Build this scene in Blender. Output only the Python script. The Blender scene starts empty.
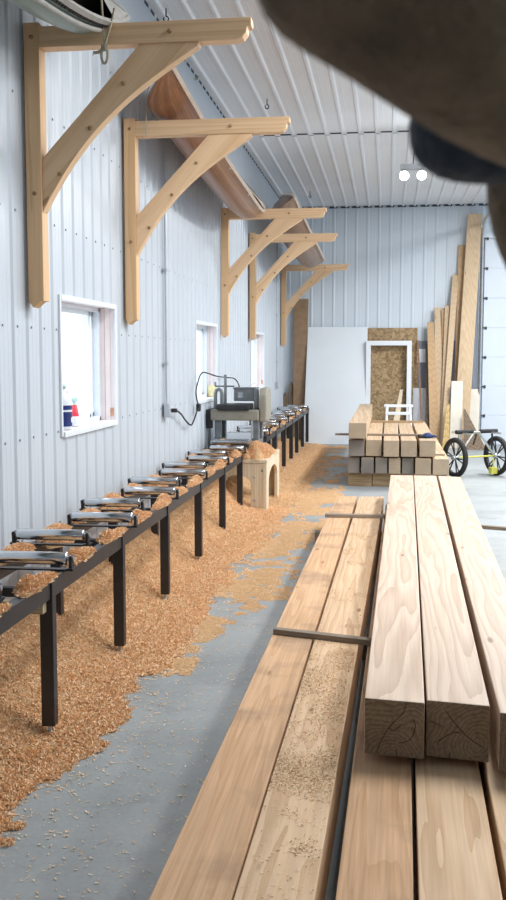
import bpy, bmesh, math, random
import numpy as np
from mathutils import Vector, Matrix, noise as mnoise

random.seed(7)
RNG = np.random.default_rng(11)
scene = bpy.context.scene
COL = scene.collection
F = 1000.0
PITCH = math.atan(0.093)
YAW = math.atan(0.135 * math.cos(PITCH))
CAM = Vector((0, 0, 1.6))
ROT = Matrix.Rotation(YAW, 3, 'Z') @ Matrix.Rotation(math.pi / 2 - PITCH, 3, 'X')

# ------------------------------------------------------------------ survey helpers
def ray(x, y):
    return ROT @ Vector(((x - 253) / F, (450 - y) / F, -1.0))
def at_y(x, y, Y):
    d = ray(x, y); return CAM + d * (Y / d.y)
def at_z(x, y, z):
    d = ray(x, y); return CAM + d * ((z - 1.6) / d.z)
def at_x(x, y, X):
    d = ray(x, y); return CAM + d * (X / d.x)
def at_d(x, y, dist):
    return CAM + ray(x, y) * dist

WALL = -1.93
BACK = 18.8
CEIL = 4.36
RIGHT = 9.0
FRONT = -5.0

# ------------------------------------------------------------------ materials
def new_mat(name):
    m = bpy.data.materials.new(name); m.use_nodes = True
    nt = m.node_tree; b = nt.nodes['Principled BSDF']
    return m, nt, b
def lk(nt, a, b): nt.links.new(a, b)
def node(nt, t, **kw):
    n = nt.nodes.new(t)
    for k, v in kw.items(): setattr(n, k, v)
    return n
def rgba(c): return (c[0], c[1], c[2], 1.0)

def plain(name, col, rough=0.5, metal=0.0, var=0.12, scale=8.0, bump=0.0, spec=0.5):
    m, nt, b = new_mat(name)
    tc = node(nt, 'ShaderNodeTexCoord')
    n = node(nt, 'ShaderNodeTexNoise'); n.inputs['Scale'].default_value = scale; n.inputs['Detail'].default_value = 4
    lk(nt, tc.outputs['Object'], n.inputs['Vector'])
    r = node(nt, 'ShaderNodeValToRGB')
    r.color_ramp.elements[0].position = 0.3; r.color_ramp.elements[1].position = 0.7
    r.color_ramp.elements[0].color = rgba([c * (1 - var) for c in col])
    r.color_ramp.elements[1].color = rgba([min(1, c * (1 + var)) for c in col])
    lk(nt, n.outputs['Fac'], r.inputs['Fac']); lk(nt, r.outputs['Color'], b.inputs['Base Color'])
    b.inputs['Roughness'].default_value = rough; b.inputs['Metallic'].default_value = metal
    b.inputs['Specular IOR Level'].default_value = spec
    if bump:
        bp = node(nt, 'ShaderNodeBump'); bp.inputs['Strength'].default_value = bump; bp.inputs['Distance'].default_value = 0.01
        n2 = node(nt, 'ShaderNodeTexNoise'); n2.inputs['Scale'].default_value = scale * 8
        lk(nt, tc.outputs['Object'], n2.inputs['Vector']); lk(nt, n2.outputs['Fac'], bp.inputs['Height'])
        lk(nt, bp.outputs['Normal'], b.inputs['Normal'])
    return m

def wood(name, light, dark, axis='Y', ring=16.0, knots=0.5, rough=0.55, contrast=1.0, fibre=0.10, stain=0.15, bump=0.15, stretch=0.05, distort=3.0, spots=None):
    m, nt, b = new_mat(name)
    tc = node(nt, 'ShaderNodeTexCoord'); oi = node(nt, 'ShaderNodeObjectInfo')
    cmb = node(nt, 'ShaderNodeCombineXYZ')
    for i, k in enumerate((0.17, 9.0, 0.13)):
        mm = node(nt, 'ShaderNodeMath', operation='MULTIPLY_ADD')
        mm.inputs[1].default_value = k * (1 if i != 1 else 1); mm.inputs[2].default_value = -k / 2 - (0.09 if i != 1 else 0)
        lk(nt, oi.outputs['Random'], mm.inputs[0]); lk(nt, mm.outputs[0], cmb.inputs['XYZ'.index('XYZ'[i])])
    mp = node(nt, 'ShaderNodeMapping')
    sc = {'X': (stretch, 1, 1), 'Y': (1, stretch, 1), 'Z': (1, 1, stretch)}[axis]
    mp.inputs['Scale'].default_value = sc
    lk(nt, tc.outputs['Object'], mp.inputs['Vector'])
    add = node(nt, 'ShaderNodeVectorMath', operation='ADD')
    lk(nt, mp.outputs[0], add.inputs[0]); lk(nt, cmb.outputs[0], add.inputs[1])
    # slow wander of the pith along the length
    wn = node(nt, 'ShaderNodeTexNoise'); wn.inputs['Scale'].default_value = 5.0; wn.inputs['Detail'].default_value = 2
    lk(nt, add.outputs[0], wn.inputs['Vector'])
    wsub = node(nt, 'ShaderNodeVectorMath', operation='MULTIPLY_ADD')
    wsub.inputs[1].default_value = (0.16, 0.16, 0.16)
    lk(nt, wn.outputs['Color'], wsub.inputs[0]); lk(nt, add.outputs[0], wsub.inputs[2])
    w = node(nt, 'ShaderNodeTexWave', wave_type='RINGS', rings_direction=axis, wave_profile='SAW')
    w.inputs['Scale'].default_value = ring; w.inputs['Distortion'].default_value = distort
    w.inputs['Detail'].default_value = 2; w.inputs['Detail Scale'].default_value = 1.2
    lk(nt, wsub.outputs[0], w.inputs['Vector'])
    ramp = node(nt, 'ShaderNodeValToRGB')
    e = ramp.color_ramp.elements
    e[0].position = 0.35; e[1].position = 1.0
    e[0].color = rgba(light); e[1].color = rgba([l + (d - l) * contrast for l, d in zip(light, dark)])
    lk(nt, w.outputs['Fac'], ramp.inputs['Fac'])
    # fibres
    mp2 = node(nt, 'ShaderNodeMapping')
    mp2.inputs['Scale'].default_value = tuple(90 if s == 1 else 2.5 for s in sc)
    lk(nt, tc.outputs['Object'], mp2.inputs['Vector'])
    fn = node(nt, 'ShaderNodeTexNoise'); fn.inputs['Scale'].default_value = 1.0; fn.inputs['Detail'].default_value = 3
    lk(nt, mp2.outputs[0], fn.inputs['Vector'])
    fr = node(nt, 'ShaderNodeMapRange'); fr.inputs['From Min'].default_value = 0.3; fr.inputs['From Max'].default_value = 0.7
    fr.inputs['To Min'].default_value = 1 - fibre * 1.5; fr.inputs['To Max'].default_value = 1 + fibre
    lk(nt, fn.outputs['Fac'], fr.inputs['Value'])
    ln = node(nt, 'ShaderNodeTexNoise'); ln.inputs['Scale'].default_value = 2.3; ln.inputs['Detail'].default_value = 3
    lk(nt, add.outputs[0], ln.inputs['Vector'])
    lr = node(nt, 'ShaderNodeMapRange'); lr.inputs['From Min'].default_value = 0.3; lr.inputs['From Max'].default_value = 0.7
    lr.inputs['To Min'].default_value = 1 - stain; lr.inputs['To Max'].default_value = 1 + stain * 0.5
    lk(nt, ln.outputs['Fac'], lr.inputs['Value'])
    mu = node(nt, 'ShaderNodeMath', operation='MULTIPLY'); lk(nt, fr.outputs[0], mu.inputs[0]); lk(nt, lr.outputs[0], mu.inputs[1])
    # each piece of wood a little lighter or darker
    pv = node(nt, 'ShaderNodeMapRange'); pv.inputs['To Min'].default_value = 0.92; pv.inputs['To Max'].default_value = 1.06
    lk(nt, oi.outputs['Random'], pv.inputs['Value'])
    mu2 = node(nt, 'ShaderNodeMath', operation='MULTIPLY'); lk(nt, mu.outputs[0], mu2.inputs[0]); lk(nt, pv.outputs[0], mu2.inputs[1])
    vm = node(nt, 'ShaderNodeVectorMath', operation='SCALE')
    lk(nt, ramp.outputs['Color'], vm.inputs[0]); lk(nt, mu2.outputs[0], vm.inputs['Scale'])
    out = vm.outputs[0]
    if knots:
        mp3 = node(nt, 'ShaderNodeMapping'); mp3.inputs['Scale'].default_value = tuple(7.0 if s == 1 else 1.9 for s in sc)
        lk(nt, tc.outputs['Object'], mp3.inputs['Vector'])
        ad3 = node(nt, 'ShaderNodeVectorMath', operation='MULTIPLY_ADD'); ad3.inputs[1].default_value = (31, 17, 23)
        cm3 = node(nt, 'ShaderNodeCombineXYZ')
        for i in range(3): lk(nt, oi.outputs['Random'], cm3.inputs[i])
        lk(nt, cm3.outputs[0], ad3.inputs[0]); lk(nt, mp3.outputs[0], ad3.inputs[2])
        v = node(nt, 'ShaderNodeTexVoronoi'); v.inputs['Scale'].default_value = 1.0
        lk(nt, ad3.outputs[0], v.inputs['Vector'])
        kr = node(nt, 'ShaderNodeValToRGB'); ke = kr.color_ramp.elements
        ke[0].position = 0.06; ke[0].color = (1, 1, 1, 1); ke[1].position = 0.10; ke[1].color = (0, 0, 0, 1)
        lk(nt, v.outputs['Distance'], kr.inputs['Fac'])
        km = node(nt, 'ShaderNodeMath', operation='MULTIPLY'); km.inputs[1].default_value = knots
        lk(nt, kr.outputs['Color'], km.inputs[0])
        mx = node(nt, 'ShaderNodeMix', data_type='RGBA')
        mx.inputs['B'].default_value = rgba([d * k for d, k in zip(dark, (0.45, 0.36, 0.30))])
        lk(nt, km.outputs[0], mx.inputs['Factor']); lk(nt, out, mx.inputs['A'])
        out = mx.outputs['Result']
    if spots:   # blotchy dirt / weather marks with a shape of their own
        sn = node(nt, 'ShaderNodeTexNoise'); sn.inputs['Scale'].default_value = 3.5; sn.inputs['Detail'].default_value = 6
        lk(nt, tc.outputs['Object'], sn.inputs['Vector'])
        sr = node(nt, 'ShaderNodeMapRange'); sr.inputs['From Min'].default_value = 0.52; sr.inputs['From Max'].default_value = 0.68
        sr.inputs['To Max'].default_value = spots[1]
        lk(nt, sn.outputs['Fac'], sr.inputs['Value'])
        mx = node(nt, 'ShaderNodeMix', data_type='RGBA'); mx.inputs['B'].default_value = rgba(spots[0])
        lk(nt, sr.outputs[0], mx.inputs['Factor']); lk(nt, out, mx.inputs['A']); out = mx.outputs['Result']
    lk(nt, out, b.inputs['Base Color'])
    b.inputs['Roughness'].default_value = rough; b.inputs['Specular IOR Level'].default_value = 0.3
    bp = node(nt, 'ShaderNodeBump'); bp.inputs['Strength'].default_value = bump; bp.inputs['Distance'].default_value = 0.004
    lk(nt, fn.outputs['Fac'], bp.inputs['Height']); lk(nt, bp.outputs['Normal'], b.inputs['Normal'])
    return m

M = {}
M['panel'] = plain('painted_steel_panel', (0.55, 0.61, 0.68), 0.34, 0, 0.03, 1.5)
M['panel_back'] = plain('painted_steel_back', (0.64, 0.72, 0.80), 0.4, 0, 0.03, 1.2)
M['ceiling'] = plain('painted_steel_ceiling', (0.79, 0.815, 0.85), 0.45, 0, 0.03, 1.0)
M['white_trim'] = plain('white_trim_steel', (0.78, 0.84, 0.90), 0.35, 0, 0.03, 4)
M['screw'] = plain('screw_heads', (0.34, 0.38, 0.43), 0.4, 0.5, 0.1, 30)
M['dark_gap'] = plain('joint_gap_shade', (0.05, 0.07, 0.10), 0.9, 0, 0.2, 30)  # dark colour stands in for the shade inside open joints
M['vinyl'] = plain('white_vinyl', (0.80, 0.86, 0.92), 0.3, 0, 0.02, 6)
M['door_skin'] = plain('garage_door_skin', (0.62, 0.69, 0.78), 0.4, 0, 0.03, 2)
M['galv'] = plain('galvanised_steel', (0.50, 0.53, 0.56), 0.38, 0.8, 0.12, 14)
M['chrome'] = plain('polished_roller_steel', (0.62, 0.65, 0.68), 0.16, 1.0, 0.08, 10)
M['black_steel'] = plain('black_painted_steel', (0.018, 0.020, 0.025), 0.38, 0, 0.25, 12)
M['black_rubber'] = plain('black_rubber', (0.015, 0.015, 0.017), 0.75, 0, 0.25, 20, 0.2)
M['black_plastic'] = plain('black_plastic', (0.02, 0.022, 0.026), 0.45, 0, 0.2, 20)
M['planer_tan'] = plain('planer_enamel', (0.29, 0.275, 0.225), 0.45, 0, 0.1, 14)
M['planer_grey'] = plain('planer_grey_casting', (0.18, 0.20, 0.215), 0.45, 0.3, 0.15, 14)
M['table_steel'] = plain('planer_table_steel', (0.45, 0.49, 0.53), 0.25, 0.9, 0.1, 10)
M['white_paint'] = plain('white_paint', (0.78, 0.82, 0.88), 0.45, 0, 0.03, 6)
M['white_board'] = plain('white_door_panel', (0.76, 0.82, 0.88), 0.5, 0, 0.02, 2)
M['grey_sheet'] = plain('grey_sheet', (0.20, 0.23, 0.29), 0.6, 0, 0.08, 3)
M['cream_board'] = plain('cream_board', (0.68, 0.64, 0.56), 0.6, 0, 0.08, 5)
M['fibreboard'] = plain('brown_fibreboard', (0.30, 0.20, 0.12), 0.75, 0, 0.15, 9)
M['foam_liner'] = plain('pale_pink_foam_board', (0.84, 0.78, 0.79), 0.7, 0, 0.05, 5)
M['foam_seam'] = plain('orange_sealant', (0.60, 0.33, 0.22), 0.8, 0, 0.2, 30)
M['jug_white'] = plain('white_plastic', (0.75, 0.80, 0.85), 0.35, 0, 0.03, 12)
M['navy'] = plain('navy_label', (0.015, 0.03, 0.16), 0.4, 0, 0.15, 20)
M['red'] = plain('red_plastic', (0.75, 0.05, 0.08), 0.4, 0, 0.1, 20)
M['teal'] = plain('pale_teal_plastic', (0.45, 0.70, 0.68), 0.4, 0, 0.05, 20)
M['clear'] = plain('milky_plastic', (0.75, 0.80, 0.90), 0.3, 0, 0.04, 20)
M['yellow'] = plain('yellow_plastic', (0.80, 0.74, 0.42), 0.45, 0, 0.1, 20)
M['tan_cord'] = plain('tan_cord', (0.42, 0.38, 0.28), 0.85, 0, 0.25, 120)
M['glove_blue'] = plain('dark_blue_cloth', (0.012, 0.035, 0.12), 0.8, 0, 0.4, 40, 0.4)
M['cart_metal'] = plain('cart_aluminium', (0.62, 0.62, 0.58), 0.3, 0.9, 0.08, 15)
M['yellow_metal'] = plain('yellow_green_strap', (0.62, 0.60, 0.10), 0.5, 0, 0.1, 15)
M['conduit'] = plain('grey_conduit', (0.55, 0.60, 0.65), 0.4, 0.5, 0.06, 12)
M['hull_green'] = plain('grey_green_hull_paint', (0.20, 0.265, 0.235), 0.4, 0, 0.10, 3)
M['gunwale_grey'] = plain('weathered_grey_gunwale', (0.36, 0.35, 0.33), 0.6, 0, 0.12, 12)
M['gunwale_pale'] = plain('pale_ash_gunwale', (0.62, 0.52, 0.44), 0.5, 0, 0.1, 12)
M['canoe_dark'] = plain('dark_canoe_interior', (0.05, 0.045, 0.04), 0.6, 0, 0.2, 8)
M['leather'] = plain('brown_leather', (0.30, 0.19, 0.11), 0.75, 0, 0.5, 70, 0.6)
M['leather_dark'] = plain('blue_black_leather', (0.05, 0.055, 0.07), 0.7, 0, 0.3, 25, 0.4)
M['snow'] = plain('snow', (0.85, 0.87, 0.9), 0.8, 0, 0.03, 1)
M['slot'] = plain('scupper_shadow', (0.015, 0.015, 0.015), 0.9, 0, 0.1, 20)

M['pine_x'] = wood('pine_along_x', (0.82, 0.575, 0.355), (0.70, 0.45, 0.25), 'X', 12, 0.7, 0.5, 0.8, 0.05, 0.10, distort=1.5)
M['pine_z'] = wood('pine_along_z', (0.78, 0.525, 0.30), (0.66, 0.41, 0.21), 'Z', 12, 0.7, 0.5, 0.8, 0.05, 0.10, distort=1.5)
M['pine_peg'] = wood('pine_peg', (0.40, 0.24, 0.11), (0.30, 0.17, 0.07), 'Y', 20, 0, 0.5)
M['fir_pale'] = wood('fresh_planed_fir', (0.69, 0.545, 0.43), (0.53, 0.38, 0.275), 'Y', 18, 0.8, 0.5, 0.85, 0.06, 0.07, stretch=0.09, distort=2.0)
M['fir_end'] = wood('shaded_fir_end_grain', (0.30, 0.225, 0.15), (0.21, 0.155, 0.10), 'Y', 24, 0.0, 0.8, 1.0, 0.15, 0.3, 0.3, 0.05, 2.0)  # end grain, darkened beyond its own tone for the dim camera side
M['fir_rough'] = wood('rough_sawn_fir', (0.66, 0.42, 0.25), (0.54, 0.32, 0.17), 'Y', 20, 0.7, 0.8, 0.7, 0.10, 0.14, 0.6, stretch=0.08, distort=2.0, spots=((0.20, 0.14, 0.10), 0.45))
M['fir_yellow'] = wood('planed_yellow_fir', (0.77, 0.545, 0.35), (0.60, 0.385, 0.215), 'Y', 18, 0.9, 0.6, 0.9, 0.08, 0.12, stretch=0.09, distort=2.0)
M['fir_stack'] = wood('stacked_fir', (0.60, 0.45, 0.31), (0.44, 0.29, 0.17), 'Y', 14, 0.35, 0.6, 0.8, 0.12, 0.15)
M['stack_end'] = wood('stacked_fir_end', (0.47, 0.38, 0.28), (0.33, 0.24, 0.16), 'Y', 24, 0.0, 0.8, 1, 0.1, 0.2, 0.2)
M['grey_end'] = wood('weathered_end', (0.26, 0.235, 0.21), (0.17, 0.15, 0.13), 'Y', 24, 0.0, 0.85, 1, 0.1, 0.3, 0.2)
M['grey_wood'] = wood('weathered_lath', (0.30, 0.25, 0.20), (0.18, 0.14, 0.10), 'X', 20, 0.2, 0.8, 1, 0.2, 0.3, 0.4)
M['bearer'] = wood('bearer_wood', (0.42, 0.30, 0.18), (0.28, 0.19, 0.10), 'X', 18, 0.3, 0.8)
M['stand_wood'] = wood('stand_plywood', (0.76, 0.66, 0.50), (0.66, 0.54, 0.38), 'Z', 10, 0.2, 0.6, 0.7)
M['plank_light'] = wood('light_plank', (0.66, 0.50, 0.33), (0.48, 0.32, 0.18), 'Z', 15, 0.6, 0.6, distort=1.0, stretch=0.03, fibre=0.06, contrast=0.4)
M['plank_warm'] = wood('warm_plank', (0.55, 0.37, 0.21), (0.38, 0.22, 0.11), 'Z', 15, 0.7, 0.6, distort=1.0, stretch=0.03, fibre=0.06, contrast=0.4)
M['plank_dark'] = wood('dark_board', (0.22, 0.16, 0.11), (0.13, 0.09, 0.06), 'Z', 15, 0.3, 0.7)
M['plank_yellow'] = wood('yellow_plank', (0.66, 0.48, 0.22), (0.50, 0.33, 0.12), 'Z', 15, 0.4, 0.6)
M['slab'] = wood('live_edge_slab', (0.24, 0.18, 0.13), (0.14, 0.10, 0.07), 'Z', 18, 0.4, 0.8)
M['red_stick'] = wood('reddish_stick', (0.36, 0.20, 0.13), (0.25, 0.13, 0.08), 'Z', 18, 0, 0.7)
M['scrap'] = wood('scrap_block', (0.60, 0.50, 0.33), (0.46, 0.36, 0.20), 'X', 18, 0, 0.7)

def cedar(name, cols, rough):
    """cedar strips running the length of a hull; local x = across the strips (stored as UV-free object coords v attribute)"""
    m, nt, b = new_mat(name)
    at = node(nt, 'ShaderNodeAttribute'); at.attribute_name = 'girth'
    sp = node(nt, 'ShaderNodeSeparateXYZ'); lk(nt, at.outputs['Vector'], sp.inputs[0])
    ml = node(nt, 'ShaderNodeMath', operation='MULTIPLY'); ml.inputs[1].default_value = 34.0
    lk(nt, sp.outputs['X'], ml.inputs[0])
    fl = node(nt, 'ShaderNodeMath', operation='FLOOR'); lk(nt, ml.outputs[0], fl.inputs[0])
    sg = node(nt, 'ShaderNodeMath', operation='MULTIPLY'); sg.inputs[1].default_value = 0.28; lk(nt, sp.outputs['Y'], sg.inputs[0])
    sf = node(nt, 'ShaderNodeMath', operation='ADD'); lk(nt, sg.outputs[0], sf.inputs[0])
    s7 = node(nt, 'ShaderNodeMath', operation='MULTIPLY'); s7.inputs[1].default_value = 0.37; lk(nt, fl.outputs[0], s7.inputs[0])
    lk(nt, s7.outputs[0], sf.inputs[1])
    f2 = node(nt, 'ShaderNodeMath', operation='FLOOR'); lk(nt, sf.outputs[0], f2.inputs[0])
    cb = node(nt, 'ShaderNodeCombineXYZ'); lk(nt, fl.outputs[0], cb.inputs[0]); lk(nt, f2.outputs[0], cb.inputs[1])
    wn = node(nt, 'ShaderNodeTexWhiteNoise', noise_dimensions='3D'); lk(nt, cb.outputs[0], wn.inputs['Vector'])
    r = node(nt, 'ShaderNodeValToRGB'); e = r.color_ramp.elements
    e[0].color = rgba(cols[0]); e[1].color = rgba(cols[-1])
    for i, c in enumerate(cols[1:-1]):
        q = e.new((i + 1) / (len(cols) - 1)); q.color = rgba(c)
    lk(nt, wn.outputs['Value'], r.inputs['Fac'])
    fr = node(nt, 'ShaderNodeMath', operation='FRACT'); lk(nt, ml.outputs[0], fr.inputs[0])
    lt = node(nt, 'ShaderNodeMath', operation='LESS_THAN'); lt.inputs[1].default_value = 0.10; lk(nt, fr.outputs[0], lt.inputs[0])
    mx = node(nt, 'ShaderNodeMix', data_type='RGBA'); mx.inputs['B'].default_value = rgba([c * 0.4 for c in cols[0]])
    lf = node(nt, 'ShaderNodeMath', operation='MULTIPLY'); lf.inputs[1].default_value = 0.6; lk(nt, lt.outputs[0], lf.inputs[0])
    lk(nt, lf.outputs[0], mx.inputs['Factor']); lk(nt, r.outputs['Color'], mx.inputs['A'])
    tc = node(nt, 'ShaderNodeTexCoord'); mp = node(nt, 'ShaderNodeMapping'); mp.inputs['Scale'].default_value = (30, 1.5, 30)
    lk(nt, tc.outputs['Object'], mp.inputs['Vector'])
    nz = node(nt, 'ShaderNodeTexNoise'); nz.inputs['Scale'].default_value = 1.5; lk(nt, mp.outputs[0], nz.inputs['Vector'])
    mr = node(nt, 'ShaderNodeMapRange'); mr.inputs['To Min'].default_value = 0.7; mr.inputs['To Max'].default_value = 1.3
    lk(nt, nz.outputs['Fac'], mr.inputs['Value'])
    vm = node(nt, 'ShaderNodeVectorMath', operation='SCALE'); lk(nt, mx.outputs['Result'], vm.inputs[0]); lk(nt, mr.outputs[0], vm.inputs['Scale'])
    lk(nt, vm.outputs[0], b.inputs['Base Color'])
    b.inputs['Roughness'].default_value = rough; b.inputs['Coat Weight'].default_value = 0.1
    return m
M['cedar'] = cedar('varnished_cedar_strips', [(0.20, 0.085, 0.040), (0.29, 0.135, 0.065), (0.24, 0.10, 0.048), (0.34, 0.18, 0.10)], 0.38)
M['cedar_old'] = cedar('weathered_cedar_strips', [(0.23, 0.15, 0.11), (0.30, 0.21, 0.16), (0.33, 0.19, 0.11), (0.27, 0.20, 0.16)], 0.5)

def osb():
    m, nt, b = new_mat('osb_board')
    tc = node(nt, 'ShaderNodeTexCoord')
    v = node(nt, 'ShaderNodeTexVoronoi'); v.inputs['Scale'].default_value = 28; lk(nt, tc.outputs['Object'], v.inputs['Vector'])
    r = node(nt, 'ShaderNodeValToRGB'); e = r.color_ramp.elements
    e[0].color = rgba((0.22, 0.14, 0.07)); e[1].color = rgba((0.46, 0.33, 0.18))
    sp = node(nt, 'ShaderNodeSeparateColor'); lk(nt, v.outputs['Color'], sp.inputs[0])
    lk(nt, sp.outputs[0], r.inputs['Fac']); lk(nt, r.outputs['Color'], b.inputs['Base Color'])
    b.inputs['Roughness'].default_value = 0.75
    return m
M['osb'] = osb()

def concrete():
    m, nt, b = new_mat('sealed_concrete')
    tc = node(nt, 'ShaderNodeTexCoord')
    n = node(nt, 'ShaderNodeTexNoise'); n.inputs['Scale'].default_value = 0.9; n.inputs['Detail'].default_value = 8; n.inputs['Roughness'].default_value = 0.65
    lk(nt, tc.outputs['Object'], n.inputs['Vector'])
    r = node(nt, 'ShaderNodeValToRGB'); e = r.color_ramp.elements
    e[0].position = 0.32; e[0].color = rgba((0.235, 0.26, 0.272)); e[1].position = 0.68; e[1].color = rgba((0.36, 0.385, 0.395))
    lk(nt, n.outputs['Fac'], r.inputs['Fac'])
    # grey-brown scuffs
    n2 = node(nt, 'ShaderNodeTexNoise'); n2.inputs['Scale'].default_value = 2.6; n2.inputs['Detail'].default_value = 9; n2.inputs['Roughness'].default_value = 0.7
    n2.inputs['Distortion'].default_value = 0.8
    lk(nt, tc.outputs['Object'], n2.inputs['Vector'])
    mr = node(nt, 'ShaderNodeMapRange'); mr.inputs['From Min'].default_value = 0.54; mr.inputs['From Max'].default_value = 0.72; mr.inputs['To Max'].default_value = 0.5
    lk(nt, n2.outputs['Fac'], mr.inputs['Value'])
    mx = node(nt, 'ShaderNodeMix', data_type='RGBA'); mx.inputs['B'].default_value = rgba((0.17, 0.17, 0.165))
    lk(nt, mr.outputs[0], mx.inputs['Factor']); lk(nt, r.outputs['Color'], mx.inputs['A'])
    # fine specks
    n3 = node(nt, 'ShaderNodeTexNoise'); n3.inputs['Scale'].default_value = 60; n3.inputs['Detail'].default_value = 3
    lk(nt, tc.outputs['Object'], n3.inputs['Vector'])
    m3 = node(nt, 'ShaderNodeMapRange'); m3.inputs['To Min'].default_value = 0.85; m3.inputs['To Max'].default_value = 1.15
    lk(nt, n3.outputs['Fac'], m3.inputs['Value'])
    vm = node(nt, 'ShaderNodeVectorMath', operation='SCALE'); lk(nt, mx.outputs['Result'], vm.inputs[0]); lk(nt, m3.outputs[0], vm.inputs['Scale'])
    lk(nt, vm.outputs[0], b.inputs['Base Color'])
    rr = node(nt, 'ShaderNodeMapRange'); rr.inputs['To Min'].default_value = 0.42; rr.inputs['To Max'].default_value = 0.7
    lk(nt, n2.outputs['Fac'], rr.inputs['Value']); lk(nt, rr.outputs[0], b.inputs['Roughness'])
    return m
M['concrete'] = concrete()

def shavings(name, cols):
    m, nt, b = new_mat(name)
    g = node(nt, 'ShaderNodeNewGeometry')
    r = node(nt, 'ShaderNodeValToRGB'); e = r.color_ramp.elements
    e[0].color = rgba(cols[0]); e[1].color = rgba(cols[-1])
    for i, c in enumerate(cols[1:-1]):
        q = e.new((i + 1) / (len(cols) - 1)); q.color = rgba(c)
    lk(nt, g.outputs['Random Per Island'], r.inputs['Fac']); lk(nt, r.outputs['Color'], b.inputs['Base Color'])
    b.inputs['Roughness'].default_value = 0.8; b.inputs['Specular IOR Level'].default_value = 0.2
    return m
M['shaving'] = shavings('fir_shavings', [(0.78, 0.46, 0.235), (0.85, 0.55, 0.31), (0.90, 0.63, 0.39), (0.93, 0.74, 0.53), (0.84, 0.51, 0.26)])
M['shaving_pale'] = shavings('pale_sawdust', [(0.78, 0.56, 0.34), (0.84, 0.64, 0.42), (0.90, 0.73, 0.52)])
def sawbase():
    m, nt, b = new_mat('sawdust_mass')
    tc = node(nt, 'ShaderNodeTexCoord')
    n = node(nt, 'ShaderNodeTexNoise'); n.inputs['Scale'].default_value = 32; n.inputs['Detail'].default_value = 8; n.inputs['Roughness'].default_value = 0.75
    lk(nt, tc.outputs['Object'], n.inputs['Vector'])
    r = node(nt, 'ShaderNodeValToRGB'); e = r.color_ramp.elements
    e[0].position = 0.3; e[0].color = rgba((0.62, 0.36, 0.17)); e[1].position = 0.7; e[1].color = rgba((0.86, 0.57, 0.32))
    lk(nt, n.outputs['Fac'], r.inputs['Fac']); lk(nt, r.outputs['Color'], b.inputs['Base Color'])
    bp = node(nt, 'ShaderNodeBump'); bp.inputs['Strength'].default_value = 1.0; bp.inputs['Distance'].default_value = 0.035
    lk(nt, n.outputs['Fac'], bp.inputs['Height']); lk(nt, bp.outputs['Normal'], b.inputs['Normal'])
    b.inputs['Roughness'].default_value = 0.9; b.inputs['Specular IOR Level'].default_value = 0.15
    return m
M['sawbase'] = sawbase()

def glass():
    m = bpy.data.materials.new('window_glass'); m.use_nodes = True; nt = m.node_tree
    nt.nodes.remove(nt.nodes['Principled BSDF']); o = nt.nodes['Material Output']
    t = node(nt, 'ShaderNodeBsdfTransparent'); t.inputs['Color'].default_value = (0.95, 0.98, 1, 1)
    g = node(nt, 'ShaderNodeBsdfGlossy'); g.inputs['Roughness'].default_value = 0.03
    mx = node(nt, 'ShaderNodeMixShader'); mx.inputs[0].default_value = 0.06
    lk(nt, t.outputs[0], mx.inputs[1]); lk(nt, g.outputs[0], mx.inputs[2]); lk(nt, mx.outputs[0], o.inputs['Surface'])
    return m
M['glass'] = glass()
def lamp_mat(name, col, s):
    m, nt, b = new_mat(name)
    b.inputs['Emission Color'].default_value = rgba(col); b.inputs['Emission Strength'].default_value = s
    b.inputs['Base Color'].default_value = rgba(col)
    return m
M['lamp'] = lamp_mat('lit_lamp_lens', (0.93, 0.97, 1.0), 60)
M['tube'] = lamp_mat('lit_diffuser', (0.95, 0.98, 1.0), 3)

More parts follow.
